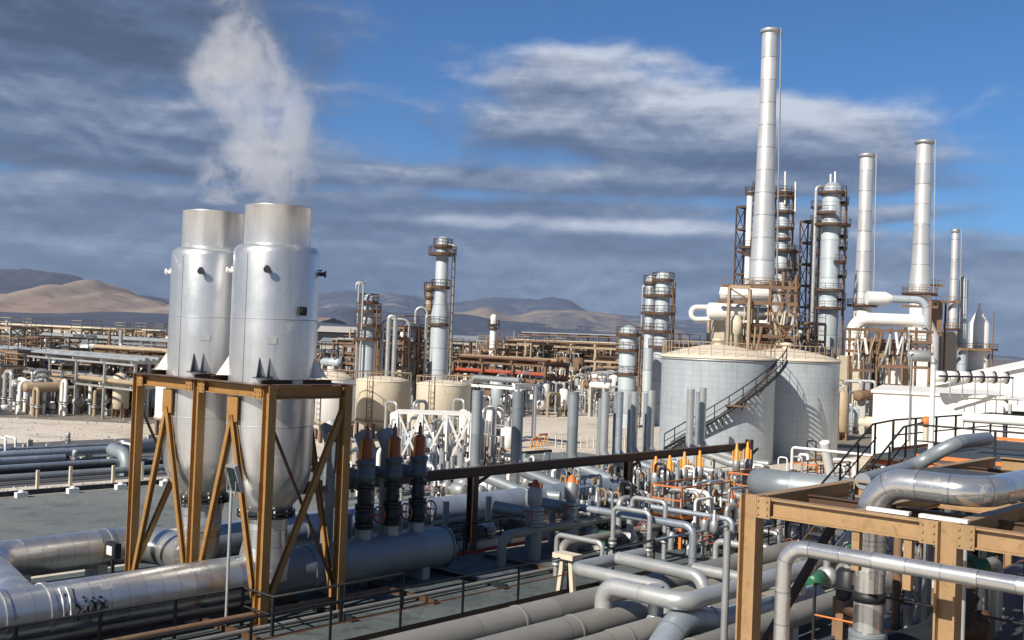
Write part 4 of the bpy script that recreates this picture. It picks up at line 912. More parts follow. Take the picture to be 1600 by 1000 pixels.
small_tank('cream tank partly hidden behind the right silencer', stand(516, 640, 80), 1.75, 1.3, 3.3, .55, m='white', cone=.8)
small_tank('cream tank half hidden behind the left silencer', stand(300, 640, 80), 2.6, 1.2, 3.4, .6, m='white')
# white truss
o = stand(678, 700, 63); t = thing('white_truss', 'white cross-braced truss frame standing in front of the cream tanks', 'truss', o)
L = 4.3; z0, z1 = .3, 3.5; a0 = o-Vc((L/2, 0, 0)); X = Vc((1, .12, 0)).normalized(); Yd = Vc((-.12, 1, 0)).normalized()
for d_ in (0, 1.8):
    b0 = a0+Yd*d_
    for k in range(4): MB().bar(b0+X*(L*k/3), b0+X*(L*k/3)+Z*z1, .13).build('post', M['white'], t)
    MB().bar(b0+Z*z1, b0+X*L+Z*(z1+.0), .12, .14).build('chord', M['white'], t); MB().bar(b0+Z*z0, b0+X*L+Z*z0, .11).build('chord', M['white'], t)
    for k in range(3):
        MB().bar(b0+X*(L*k/3)+Z*z0, b0+X*(L*(k+1)/3)+Z*z1, .10).build('brace', M['white'], t)
        MB().bar(b0+X*(L*(k+1)/3)+Z*z0, b0+X*(L*k/3)+Z*z1, .09).build('brace', M['white'], t)
for k in range(4): MB().bar(a0+X*(L*k/3)+Z*(z1-.07), a0+X*(L*k/3)+Yd*1.8+Z*(z1-.07), .1).build('tie', M['white'], t)
# ================================================================ CHIMNEYS
def zz(px, py, Y): return at(px, py, Y).z
def chim(label, pxb, pyb, pyt, Y, rb, rt, deck=None, flare=.35, k=.4):
    o = at(pxb, pyb, Y); h = zz(pxb, pyt, Y)-o.z
    return chimney(label, o, [(rb*1.02, 0), (rb, 1.0), (rt+(rb-rt)*.35, h*flare), (rt, h*(flare+.3)), (rt, h)], deck=deck)
chim('tallest silver ringed chimney rising above the near storage tank', 1190, 446, 45, 125, 1.42, .93, deck=(.1, 2.0), flare=.4)
chim('slim silver chimney, left of the two medium chimneys at the right', 1347, 477, 240, 140, 1.15, .86, deck=(.1, 1.9), flare=.25)
chim('thicker silver chimney with flared base, right of the two medium chimneys', 1437, 459, 219, 140, 1.38, 1.0, deck=(.1, 2.2), flare=.2)
chim('thin short silver chimney right of the thicker flared one', 1488, 514, 358, 142, .62, .45, deck=(.1, 1.1))
o = at(1503, 545, 144); t = thing('vent_stack', 'plain silver round-topped stack beside the thin short chimney', 'stack', Vc((o.x, o.y, 0)))
MB().lathe(Vc((o.x, o.y, 0)), [(.62, 0), (.62, zz(1503, 446, 152)), (.4, zz(1503, 440, 152)), (.01, zz(1503, 438, 152))], 20, cap=False).build('shaft', M['stack2'], t)
MB().lathe(Vc((o.x, o.y, 0)), [(.62, 5.4), (1.2, 5.4), (1.2, 5.6), (.62, 5.6)], 14, cap=False).build('platform', M['rust'], t)
column_tower('white cone-topped vessel with railed platform at the far right of the plant', stand(1527, 600, 150), 1.35, zz(1527, 474, 150), [(9.2, 2.5), (5.5, 2.9)], 'white', 'cone_vessel', 'vessel', cone=(12.6, .2), seg=20)
# ================================================================ COLUMNS
def ctower(label, px, pyt, Y, rpx, plats, mt='stack2', side=None, cone=None, name='distillation_column', group=None, lad=True):
    o = stand(px, 560, Y); o = Vc((o.x, Y, 0)); s_ = Y/1700
    pl = [(zz(px, q[0], Y), q[1]*s_) + tuple(q[2:]) for q in plats]
    return column_tower(label, o, rpx*s_, zz(px, pyt, Y), pl, mt, name, 'column', group, cone=(zz(px, cone[0], Y), cone[1]*s_) if cone else None, side=side, seg=18, ladder=lad)
ctower('short stepped steel column with brown platforms left of the tall slim one', 573, 459, 100, 12.5, [(470, 15), (484, 19), (506, 20), (527, 22)], cone=(510, 9.5), side=[(200, .25, .1, 2, 12.6, 'smallpipe')])
ctower('tall slim steel column with ring platforms in the left middle distance', 685, 369, 110, 14, [(383, 15), (395, 22), (447, 16), (505, 18, 120, 330)], cone=(490, 10), side=[(-20, .45, .12, 2, 17.2, 'bluegrey'), (190, .5, .10, 2, 10, 'smallpipe')])
ctower('thin rusty column half hidden behind the tall slim column', 667, 444, 119, 5, [(450, 9), (463, 8), (485, 8), (520, 9)], mt='rackc')
ctower('distant small white column against the pale foothill', 769, 491, 175, 5, [(506, 9), (512, 8)], mt='white')
ctower('narrow left one of the twin banded columns left of the storage tanks', 1013, 430, 112, 8, [(440, 12), (460, 12), (487, 14), (515, 13)], side=[(180, .3, .09, 2, 14, 'smallpipe')])
ctower('thicker right one of the twin banded columns left of the storage tanks', 1032, 424, 108, 11.5, [(436, 17), (460, 19), (488, 21), (516, 19), (540, 20)], side=[(20, .4, .12, 2, 14, 'smallpipe')])
ctower('squat pale column with collar at the right end of the pipe racks', 981, 508, 104, 14, [(521, 20), (545, 19), (582, 18)], mt='stack2', side=[(10, .4, .12, 1, 9, 'smallpipe')])
ctower('tall pale blue column with many platforms right of the tallest chimney', 1292, 284, 126, 15, [(300, 22), (316, 26, -60, 60), (332, 24, 150, 270), (350, 30), (368, 26, -60, 60), (386, 26, -60, 60), (408, 25, -90, 60), (430, 26, -60, 60), (452, 24), (466, 26, -60, 60), (480, 26)],
       side=[(190, .9, .2, 9, 27, 'smallpipe'), (60, .3, .2, 5, 27, 'smallpipe'), (-10, .5, .16, 5, 26, 'bluegrey')])
ctower('slender dark laddered column left of the tall pale blue column', 1268, 320, 132, 4.5, [(322, 9), (345, 9), (370, 9), (395, 9), (425, 9), (455, 9), (475, 10)], mt='bluegrey')
ctower('slender white column left behind the tallest chimney', 1163, 298, 134, 4.5, [(300, 8), (385, 15), (395, 8)], mt='white')
ctower('slender rusty column just left behind the tallest chimney', 1178, 284, 137, 7, [(292, 12), (310, 13), (330, 12), (355, 11), (385, 14), (410, 12)], mt='rackc')
ctower('banded column with crowded platforms right behind the tallest chimney', 1216, 296, 136, 9.5, [(300, 16), (306, 20), (330, 18), (355, 18), (372, 15), (390, 20), (420, 17), (440, 19)], side=[(0, .5, .14, 5, 27, 'smallpipe'), (30, 1.1, .2, 5, 19, 'bluegrey')])
ctower('grey column with platforms beside the banded one behind the tallest chimney', 1234, 388, 139, 6, [(392, 12), (420, 10), (445, 14)], mt='bluegrey')
for k, (px, py0, py1) in enumerate(((1227, 300, 268), (1243, 312, 284), (1305, 300, 268), (1298, 300, 272))):
    a_, b_ = at(px, py0, 135 if k < 2 else 126), at(px, py1, 135 if k < 2 else 126); one(MB().cyl(Vc((a_.x, a_.y, a_.z-1.5)), b_, .11, 6), 'vent_rod', M['white'], 'thin white vent rod on top of a platform column', 'vent rod', a_, 'thin vent rods on the columns')
# ================================================================ FURNACES
def wp(px, py, Y): return at(px, py, Y)
Y = 117; fo = wp(1140, 540, Y); o = Vc((fo.x, Y-2, 0))
hf = thing('furnace', 'furnace with white ducts and brown frame under the tallest chimney', 'furnace', o)
def pb(name, mt, px0, px1, py0, py1, Y0, dep, par):
    a_, b_ = wp((px0+px1)/2, py1, Y0), wp((px0+px1)/2, py0, Y0); w_ = (px1-px0)*Y0/1700
    return MB().box(Vc(((a_.x+b_.x)/2, Y0+dep/2, (a_.z+b_.z)/2)), (w_, dep, b_.z-a_.z)).build(name, M[mt], par)
def ph(name, mt, px0, px1, py, rpx, Y0, par, seg=20):
    a_, b_ = wp(px0, py, Y0), wp(px1, py, Y0); z_ = (a_.z+b_.z)/2; r_ = rpx*Y0/1700
    mb = MB(); mb.lathe(Vc((a_.x, Y0, z_)), [(.01, -.3), (r_*.8, -.15), (r_, 0), (r_, b_.x-a_.x), (r_*.8, b_.x-a_.x+.15), (.01, b_.x-a_.x+.3)], seg, Vc((1, 0, 0)), False)
    return mb.build(name, M[mt], par)
ph('upper_duct', 'white', 1128, 1205, 459, 11, Y, hf); ph('lower_duct', 'white', 1108, 1176, 487, 13, Y-2, hf); ph('duct_end', 'bluegrey', 1172, 1196, 488, 12, Y-2, hf)
j0, j1, j2, j3 = wp(1112, 480, Y-2), wp(1080, 480, Y-2), wp(1080, 499, Y-2), wp(1112, 499, Y-2)
MB().tube([j0, j1, j2, j3], .27, 12, bend=.6).build('return_pipe', M['white'], hf)
MB().lathe(Vc((wp(1150, 500, Y-3).x, Y-3, 0)), [(.4, 7), (.4, zz(1150, 524, Y)), (.72, zz(1150, 520, Y)), (.72, zz(1150, 503, Y)), (.4, zz(1150, 495, Y)), (.01, zz(1150, 493, Y))], 16, cap=False).build('drum', M['cream'], hf)
pb('firebox', 'cream', 1112, 1128, 500, 760, Y-1, 4, hf); pb('firebox', 'brown', 1160, 1235, 505, 700, Y, 5, hf)
pb('burner_box', 'cream', 1140, 1158, 524, 700, Y-2, 2, hf)
# chimney foot cone
cb = wp(1190, 446, 125); MB().lathe(Vc((cb.x, 125, 0)), [(2.6, 0), (2.6, cb.z-3.2), (1.5, cb.z-.2)], 24, cap=False).build('breeching_cone', M['white'], hf)
for (px, yt, yy) in ((1140, 448, 113), (1108, 500, 114), (1172, 452, 113), (1205, 440, 114), (1225, 425, 115), (1245, 430, 118), (1130, 470, 121), (1235, 440, 122)):
    a_ = wp(px, yt, yy); MB().bar(Vc((a_.x, yy, 0)), a_, .3, .3, U).build('frame_column', M['rackc' if px < 1200 else 'rust'], hf)
for (p0, p1, py, yy, mm) in ((1128, 1248, 446, 114, 'rust'), (1122, 1246, 471, 113.5, 'rust'), (1140, 1172, 448, 113, 'rackc'), (1160, 1248, 508, 113.5, 'brown'), (1165, 1248, 524, 113.2, 'rust'), (1100, 1250, 541, 113, 'rust'), (1195, 1248, 490, 114, 'rackc'), (1205, 1246, 457, 114.5, 'rackc')):
    a_, b_ = wp(p0, py, yy), wp(p1, py, yy); b_.z = a_.z; MB().bar(a_, b_, .35, .35).build('frame_beam', M[mm], hf)
    if mm == 'rust':
        mb = MB(); mb.bar(a_+Z*.7, b_+Z*.7, .05); n = 10
        for k in range(n+1): x = a_+(b_-a_)*k/n; mb.bar(x, x+Z*.7, .04)
        mb.build('frame_railing', M['rust'], hf)
for (p0, y0, p1, y1) in ((1200, 465, 1226, 538), (1245, 432, 1208, 500), (1205, 440, 1246, 500), (1208, 500, 1246, 540), (1140, 450, 1172, 470), (1246, 505, 1210, 538)):
    a_, b_ = wp(p0, y0, 113), wp(p1, y1, 113); MB().bar(a_, b_, .14).build('brace', M['rust'], hf)
Y = 121; fo = wp(1385, 540, Y); hf2 = thing('furnace', 'furnace with long white duct under the two medium chimneys', 'furnace', Vc((fo.x, Y-2, 0)))
a_, b_, c_ = wp(1440, 502, Y-3), wp(1333, 502, Y-3), wp(1333, 560, Y-3); b_.z = a_.z; MB().tube([a_, b_, Vc((b_.x, Y-3, c_.z))], .72, 18, bend=1.6).build('white_duct', M['white'], hf2)
a_, b_, c_ = wp(1366, 466, Y-1), wp(1448, 466, Y-1), wp(1450, 560, Y-1); b_.z = a_.z; MB().tube([a_, b_, Vc((b_.x, Y-1, c_.z))], .42, 14, bend=1.2).build('bypass_duct', M['stack2'], hf2)
MB().lathe(a_, [(.75, -.8), (.75, 1.2), (.45, 1.9)], 18, Vc((1, 0, 0))).build('duct_collar', M['white'], hf2)
for (px, yb, yt, r_, mm) in ((1347, 500, 477, 1.2, 'white'), (1437, 500, 459, 1.3, 'white')):
    q = wp(px, yb, 140); z1_ = zz(px, yt, 140); MB().lathe(Vc((q.x, 140, 0)), [(2.4, 0), (2.4, q.z-2), (r_, q.z+.5), (r_, z1_-.1)], 20, cap=False).build('chimney_foot', M[mm], hf2)
pb('casing', 'cream', 1322, 1343, 556, 690, Y-5, 3, hf2); pb('casing', 'stack2', 1344, 1361, 548, 690, Y-4, 3, hf2); pb('casing', 'white', 1426, 1447, 515, 548, Y-4, 2, hf2)
pb('firebox', 'brown', 1340, 1425, 535, 700, Y, 5, hf2); pb('firebox', 'rackc', 1385, 1420, 552, 700, Y-3, 3, hf2); pb('firebox', 'white', 1383, 1412, 560, 600, Y-4, 2, hf2)
pb('firebox', 'cream', 1472, 1500, 518, 690, 146, 5, hf2); pb('firebox', 'rust', 1455, 1470, 470, 690, 141, 4, hf2)
ph('tank_drum', 'grey', 1420, 1450, 556, 9, Y-6, hf2)
for px in (1328, 1352, 1372, 1392, 1412, 1432, 1455, 1478, 1500, 1545):
    yy = Y-5.5 if px < 1460 else 144; a_ = wp(px, 512 if px < 1450 else 470 if px < 1480 else 540, yy); MB().bar(Vc((a_.x, yy, 0)), a_, .22, .22, U).build('frame_column', M['rust'], hf2)
for (p0, p1, py, yy) in ((1320, 1458, 514, 115.5), (1322, 1456, 530, 115.4), (1322, 1458, 548, 115.3), (1325, 1365, 578, 113), (1375, 1450, 572, 113), (1440, 1500, 470, 141), (1410, 1465, 478, 137), (1495, 1548, 545, 143), (1440, 1475, 445, 141)):
    a_, b_ = wp(p0, py, yy), wp(p1, py, yy); b_.z = a_.z; MB().bar(a_, b_, .35, .3).build('frame_beam', M['rust'], hf2)
    mb = MB(); mb.bar(a_+Z*.7, b_+Z*.7, .05)
    for k in range(9): x = a_+(b_-a_)*k/8; mb.bar(x, x+Z*.7, .04)
    mb.build('frame_railing', M['rust'], hf2)
rr_ = random.Random(5)
for k in range(22):
    px = rr_.uniform(1335, 1425); a_ = wp(px, rr_.uniform(514, 530), Y-6+rr_.uniform(-1, 1)); MB().cyl(a_, Vc((a_.x+rr_.uniform(-.6, .6), a_.y, a_.z-rr_.uniform(1.5, 4))), rr_.choice((.06, .1, .16)), 6).build('tube', M[rr_.choice(('rackc', 'rust', 'smallpipe', 'white'))], hf2)
for k in range(24):
    px = rr_.uniform(1160, 1246); a_ = wp(px, rr_.uniform(475, 515), 114+rr_.uniform(-1, 1)); MB().cyl(a_, Vc((a_.x+rr_.uniform(-.6, .6), a_.y, a_.z-rr_.uniform(1.5, 4))), rr_.choice((.06, .1, .18)), 6).build('tube', M[rr_.choice(('rackc', 'rust', 'smallpipe', 'cream'))], hf)
# ================================================================ WHITE BUILDING
bA = thing('white_building', 'low white building with flat roof edge behind the raised platform', 'building', stand(1362, 690, 74))
p0 = stand(1362, 690, 74); p1 = stand(1566, 690, 71); xd = (p1-p0).normalized(); yd = Vc((-xd.y, xd.x, 0)); L = (p1-p0).length; hA = zz(1362, 613, 74)
MB().box(p0+xd*L/2+yd*7+Z*hA/2, (L, 14, hA), (xd, yd, Z)).build('wall', M['wall'], bA)
MB().box(p0+xd*L/2+yd*7+Z*(hA+.09), (L+.3, 14.3, .18), (xd, yd, Z)).build('roof', M['wall'], bA)
MB().box(p0+xd*(L*.30)-yd*.03+Z*(hA*.5), (.12, .06, hA), (xd, yd, Z)).build('downpipe', M['grey'], bA)
bB = thing('white_hall', 'larger white hall with pitched roof rising at the right edge', 'building', p0+yd*15+xd*4)
q = p0+yd*15+xd*4; mb = MB(); W_b, D_b = 16, 22
v8 = [q, q+xd*W_b, q+xd*W_b+yd*D_b, q+yd*D_b]; hl, hr = hA+.3, hA+4.6
mb.v += [x.copy() for x in v8]+[v8[0]+Z*hl, v8[1]+Z*hr, v8[2]+Z*hr, v8[3]+Z*hl]
for f in ((0, 1, 5, 4), (1, 2, 6, 5), (2, 3, 7, 6), (3, 0, 4, 7)): mb.face(f)
mb.build('wall', M['wall'], bB)
mb = MB(); sl_ = (v8[1]+Z*hr)-(v8[0]+Z*hl); mb.box(q+sl_/2+yd*D_b/2+Z*(hl+.12), (sl_.length+.8, D_b+.8, .16), (sl_.normalized(), yd, sl_.normalized().cross(yd))); mb.build('roof', M['wall'], bB)
q2 = q+xd*14+Z*(hr-.2)-yd*.2; t = bB; MB().box(q2+Z*.5+xd*.5, (1.6, 1.4, 1.0), (xd, yd, Z)).build('roof_vent', M['white'], bB)
bC = thing('open_shed', 'grey shed with dark open bays at the right edge below the white hall', 'shed', p1+xd*.3)
MB().box(p1+xd*4.3+yd*5+Z*(hA-.2), (8, 10, .25), (xd, yd, Z)).build('roof', M['wall'], bC)
for k in range(5): MB().bar(p1+xd*(.4+k*1.9), p1+xd*(.4+k*1.9)+Z*(hA-.3), .18).build('post', M['grey'], bC)
MB().box(p1+xd*4.3+yd*4+Z*2.2, (7.8, .2, 4.4), (xd, yd, Z)).build('back_wall', M['glass'], bC)
MB().box(p1+xd*4.3-yd*.05+Z*(hA*.45), (8, .1, hA*.5), (xd, yd, Z)).build('front_panel', M['wall'], bC)
for k in range(6):
    px = 1474+k*19.5; Yk = 70; s_ = Yk/1700; a_ = wp(px, 598+k*.4, Yk); o = Vc((a_.x, Yk, 0)); zb = a_.z
    t = thing('air_cooler', ['leftmost', 'second', 'third', 'fourth', 'fifth', 'rightmost'][k]+' of six curved white hoods in the row on the white building', 'air cooler', Vc((a_.x, Yk, zb)), 'curved white hoods on the white building')
    r_ = 8.6*s_; mb = MB(); mb.lathe(Vc((a_.x-r_*.95, Yk+.8, zb+r_*1.1)), [(.01, 0), (r_, 0), (r_, r_*1.9), (.01, r_*1.9)], 16, Vc((1, 0, 0)), False); mb.build('hood', M['white'], t)
    MB().lathe(Vc((a_.x+r_*.97, Yk+.8, zb+r_*1.1)), [(r_*1.0, 0), (r_*1.14, 0), (r_*1.14, .1), (r_*1.0, .1)], 16, Vc((1, 0, 0)), False).build('rib', M['dark'], t)
    MB().bar(Vc((a_.x-r_*1.1, Yk-.2, zb+r_*1.2)), Vc((a_.x+r_*1.1, Yk-.2, zb+r_*1.2)), .1, .12).build('rail_bar', M['dark'], t)
    MB().bar(Vc((a_.x+r_*1.0, Yk-.2, zb-.9)), Vc((a_.x+r_*1.0, Yk-.2, zb+r_*1.2)), .07).build('leg', M['grey'], t)
# ================================================================ RACKS AND PROCESS AREAS
# left area
rl0 = gz(208, 662, 0)
pipe_rack('long pale pipe rack crossing the far left of the yard', rl0, 6, 5.0, 4.0, [2.9, 4.9], along=V, mt='smallpipe', pipes=9, seed=3, w=.2, pm=('smallpipe', 'grey', 'pipe_d', 'cream', 'rackc'))
pipe_rack('pale pipe rack farther back at the left, below the sand hill', gz(268, 612, 0), 7, 7.0, 5.0, [3.5, 5.8], along=V, mt='grey', pipes=9, seed=4, w=.26, pm=('smallpipe', 'grey', 'pipe_d', 'cream', 'rackc'))
pipe_rack('distant rusty pipe rack at the far left under the dark hill', gz(240, 578, 0), 8, 12.0, 6.0, [4.5, 6.6], along=V, mt='rackc', pipes=7, seed=6, w=.34, pm=('smallpipe', 'grey', 'pipe_d', 'cream', 'rackc'))
pipe_rack('dark pipe rack half hidden between the silencers and the left frame column', gz(262, 640, 0), 3, 5.0, 4.0, [3.4, 5.2], along=V, mt='rust', pipes=8, seed=8, w=.25)
# centre area
pipe_rack('tall cream-beamed pipe rack behind the bare lot in the centre', gz(968, 612, 0), 5, 5.2, 5.0, [3.4, 5.2, 7.4], along=V, mt='rackc', pipes=12, seed=10, w=.42, pm=('rust', 'rackc', 'rust', 'cream', 'brown', 'smallpipe'))
pipe_rack('rust-red pipe rack in the centre, right of the tall slim column', gz(850, 640, 0), 3, 5.0, 4.0, [3.6, 5.3], along=V, mt='rust', pipes=9, seed=11, w=.3, pm=('rust', 'red', 'brown', 'rackc'))
pipe_rack('pale portal rack above the yard between the cream tank and the vent pipes', gz(805, 700, 0), 1, 5.4, 2.0, [4.6], along=V, mt='white', pipes=3, seed=12, w=.25)
pipe_rack('brown pipe rack behind the small cream tanks', gz(660, 610, 0), 4, 5.2, 4.0, [4.4, 6.6], along=V, mt='rust', pipes=8, seed=13, w=.3)
pipe_rack('far rusty pipe rack on the skyline left of the twin columns', gz(1000, 575, 0), 6, 9.0, 6.0, [5.0, 7.6, 10.2], along=V, mt='rust', pipes=7, seed=14, w=.4)
def zone(gname, px0, px1, y0, y1, n, kinds, sc, lbl, seed, mats=('cream', 'white', 'rackc', 'stack2', 'smallpipe', 'grey', 'rust', 'grey')):
    r = random.Random(seed)
    protos = {}
    k = 0
    while k < n:
        py = y0+(y1-y0)*r.random(); px = r.uniform(px0, px1); q = gz(px, py, 0); kd = kinds[k % len(kinds)]; key = (kd, r.randrange(4)); k += 1
        s_ = sc*r.uniform(.8, 1.25)
        if key in protos:
            p_ = protos[key]; dup(p_[0], q-p_[1], rz=r.choice((0, 1.57)) if kd != 'rack' else 0); continue
        g = gname+', '+kd; h = r.uniform(1.6, 3.6)*sc
        if kd == 'drum': t = drum_v('upright process drum '+lbl, q, r.uniform(.4, .8)*sc, h, r.choice(mats), g, leg=.8, seg=12)
        elif kd == 'exchanger': t = exchanger('horizontal heat exchanger '+lbl, q, r.uniform(3, 5)*sc, r.uniform(.35, .6)*sc, r.choice((U, V)), r.choice(mats), g, z=r.choice((1.2, 2.6, 3.8))*sc)
        elif kd == 'frame': t = steel_frame('open steel structure with floors '+lbl, q, r.choice((1, 2)), 1, 2.4*sc, 2.4*sc, [z_*sc for z_ in ((2.2, 4.2), (2.0, 3.8, 5.6), (2.6, 4.8), (3.4,))[key[1]]], r.choice(('rust', 'rackc', 'rust')), .2*sc, g, floor='grating', seed=k, rail=True)
        elif kd == 'loop': t = goalpost('tall pipe loop '+lbl, q, r.uniform(.8, 2.4)*sc, r.uniform(1.8, 4.2)*sc, r.choice((.1, .15, .2))*sc, r.choice((U, V)), r.choice(('smallpipe', 'white', 'rackc', 'pipe_d')), g)
        elif kd == 'valve': t = gate_valve('small valve set '+lbl, q, r.uniform(1.2, 2.2)*sc, 1.0*sc, r.choice(('red', 'white', 'ractor', 'orange')), r.choice(('grey', 'dark', 'smallpipe')), g)
        elif kd == 'pump': t = pump('pump on a plinth '+lbl, q, g, r.choice((U, V)), r.choice(('green', 'grey', 'white')))
        elif kd == 'riser':
            t = thing('pipe_riser', 'thin upright pipe with flanges '+lbl, 'pipe', q, g); hh = r.uniform(1.6, 3.8)*sc; rr = r.choice((.05, .08, .12))*sc
            MB().tube([q, q+Z*hh, q+Z*hh+V*.5*sc, q+V*.5*sc+Z*(hh-.5*sc)], rr, 8, bend=.15).build('riser', M[r.choice(('white', 'smallpipe', 'grey', 'dark', 'tan', 'brown'))], t)
            for f_ in (.3, .62): mb = MB(); mb.lathe(q+Z*hh*f_, [(rr*2, -.05), (rr*2, .05), (rr*1.1, .06), (rr*1.1, .1), (rr*2, .11), (rr*2, .2)], 10); mb.build('flange', M['dark'], t)
        elif kd == 'light': t = thing('lamp_post', 'thin pale lamp post '+lbl, 'lamp post', q, g); MB().lathe(q, [(.09*sc, 0), (.05*sc, 6.0)], 8).build('pole', M['smallpipe'], t); MB().bar(q+Z*6, q+Z*6.1+U*1.0, .1, .08).build('lamp_head', M['grey'], t)
        protos[key] = (t, q.copy())
zone('left process area', 0, 262, 648, 612, 190, ['loop', 'riser', 'valve', 'exchanger', 'loop', 'frame', 'riser', 'drum'], .9, 'in the crowded process area at the left', 31)
zone('left process area edge', 0, 262, 652, 640, 40, ['loop', 'valve', 'pump', 'drum'], .8, 'along the front edge of the left process area', 39, ('white', 'cream', 'pipe_d'))
zone('far left plant', 0, 262, 610, 566, 80, ['frame', 'drum', 'exchanger', 'loop', 'light'], 1.25, 'far back at the left below the hills', 32)
zone('plant behind the cream tanks', 500, 740, 628, 585, 80, ['frame', 'drum', 'loop', 'exchanger', 'loop', 'light'], 1.15, 'behind the small cream tanks', 33)
zone('pale pipework in the centre', 765, 1000, 652, 618, 150, ['loop', 'riser', 'valve', 'loop', 'exchanger', 'riser', 'drum'], .9, 'in the pale tangle behind the bare lot', 34)
zone('rusty plant in the centre', 740, 1010, 612, 580, 80, ['frame', 'drum', 'exchanger', 'frame', 'loop'], 1.3, 'behind the centre pipe racks', 35, ('rust', 'rackc', 'cream', 'rust'))
zone('plant right of the tanks', 1305, 1360, 690, 610, 34, ['drum', 'loop', 'frame', 'valve', 'exchanger'], 1.0, 'in the gap right of the storage tanks', 36)
zone('far right plant', 1300, 1530, 592, 578, 26, ['frame', 'drum', 'exchanger', 'loop'], 1.5, 'behind the furnaces at the right', 37, ('rust', 'rackc', 'cream'))
zone('yard by the white truss', 610, 800, 738, 690, 60, ['loop', 'valve', 'pump', 'loop', 'drum'], .62, 'on the ground around the white truss', 38, ('white', 'cream', 'pipe_d'))
zone('valve yard before the tanks', 870, 1160, 860, 770, 170, ['riser', 'valve', 'loop', 'riser', 'valve', 'pump', 'riser'], .6, 'standing close packed in front of the storage tanks', 41, ('white', 'grey', 'pipe_d', 'cream'))
zone('yard under the gantry', 660, 1000, 790, 745, 60, ['loop', 'valve', 'riser', 'pump'], .5, 'scattered on the paving behind the brown gantry', 42, ('white', 'grey'))
zone('yard left behind the silencers', 540, 700, 790, 730, 40, ['loop', 'valve', 'riser', 'riser'], .6, 'on the paving behind the tall dark valves', 43, ('white', 'cream', 'pipe_d'))
for (px_, py_, Yk_, n_, lb_) in ((1203, 302, 137, 11, 'tall dark scaffold tower right behind the tallest chimney'), (1160, 322, 139, 9, 'dark scaffold tower left behind the tallest chimney'), (1262, 345, 134, 9, 'dark scaffold tower beside the slender laddered column')):
    o_ = stand(px_, 560, Yk_); o_ = Vc((o_.x, Yk_, 0)); zt_ = zz(px_, py_, Yk_)
    steel_frame(lb_, o_, 1, 1, 2.1, 1.6, [zt_*(k+1)/n_ for k in range(n_)], 'brown', .16, name='scaffold_tower', cat='scaffold', floor='grating', seed=n_)
for (px_, py_, Yk_, nu_, lb_) in ((590, 528, 104, 2, 'rusty steel structure with floors just right of the short stepped column'), (630, 512, 110, 2, 'taller rusty steel structure left of the tall slim column'), (1262, 505, 118, 2, 'rusty steel structure below the tall pale blue column'), (1060, 540, 112, 2, 'rusty steel structure left of the white furnace ducts')):
    o_ = stand(px_, 560, Yk_); o_ = Vc((o_.x, Yk_, 0)); zt_ = zz(px_, py_, Yk_)
    steel_frame(lb_, o_, nu_, 1, 2.0, 2.4, [zt_*.4, zt_*.62, zt_*.82, zt_], 'rust', .2, floor='grating', seed=int(px_), rail=True)
    for k in range(7):
        q = o_+U*rr_.uniform(.3, 3.6)+V*rr_.uniform(.2, 2.2)+Z*zt_*rr_.choice((.42, .64, .84))
        drum_v('small drum on a floor of the rusty steel structures', q, rr_.uniform(.25, .5), rr_.uniform(.4, .9), rr_.choice(('cream', 'rackc', 'white', 'rust')), 'drums on the rusty structures', leg=.2, seg=10)
# tall steel pipe loops beside the short column
for k, (p0, p1, yt, Yk, r_) in enumerate(((608, 618, 494, 100, .2), (598, 619, 500, 102, .16), (650, 668, 480, 112, .14), (606, 640, 428+70, 108, .14))):
    a_ = wp(p0, yt, Yk); b_ = wp(p1, yt, Yk); one(MB().tube([Vc((a_.x, Yk, 1)), a_, Vc((b_.x, Yk, a_.z)), Vc((b_.x, Yk, 1))], r_, 10, bend=.7), 'tall_pipe_loop', M['smallpipe'], 'tall pale inverted-U pipe between the two left columns', 'pipe', (a_.x, Yk, 0), 'tall pipe bends between the left columns')
a_ = wp(557, 441, 99); b_ = wp(568, 443, 99); one(MB().tube([Vc((a_.x, 99, a_.z-.6)), a_, Vc((b_.x, 99, a_.z)), Vc((b_.x, 99, 3))], .1, 8, bend=.4), 'vent_hook', M['smallpipe'], 'thin pale hooked vent pipe beside the short stepped column', 'pipe', (b_.x, 99, 0))
# pipe bundles between the road and the sandy lot
for k in range(24):
    v0 = 53.2+k*.62; z_ = (.35, .8, .5, .25)[k % 4]; r_ = (.17, .11, .14, .08, .2)[k % 5]; u0 = -12; u1 = 41-(k*7 % 9)*1.7 if k < 14 else 27-(k % 3)*1.5
    pts = [P(u0, v0, z_), P(u1, v0, z_), P(u1, v0, -.3)] if k % 3 == 1 else [P(u0, v0, z_), P(u1, v0, z_), P(u1, v0-1.3, z_), P(u1, v0-1.3, -.3)] if k % 3 == 0 else [P(u0, v0, z_), P(u1, v0, z_)]
    long_pipe('long dark blue-grey pipe in the bundle beyond the road at the left', pts, r_, mt=('bluegrey', 'pipe_d', 'dark', 'bluegrey')[k % 4], seg=12, group='blue-grey pipes in the bundle beyond the road', supports=[P(u_, v0, z_) for u_ in range(6, 40, 8)], arc=4)
for k in range(26):
    q = P(6+(k*5.3 % 34), 53+(k*3.7 % 13), 0)
    if k % 2: goalpost('low pipe loop over the dark bundle beyond the road', q, .8+.3*(k % 3), .9+.2*(k % 4), .07, ax=V, mt=('grey', 'smallpipe', 'white')[k % 3], group='low pipe loops over the dark bundle')
    else: gate_valve('small valve standing in the dark bundle beyond the road', q, 1.3, .7, ('grey', 'white', 'red')[k % 3], 'grey', 'small valves in the dark bundle')
long_pipe('large blue-grey pipe elbow turning down beside the yellow posts', [P(40, 58.5, 1.2), P(29.5, 55.6, 1.2), P(29.5, 53.6, 1.1), P(29.5, 53.6, -.3)], .36, mt='bluegrey', seg=22, bend=.9)
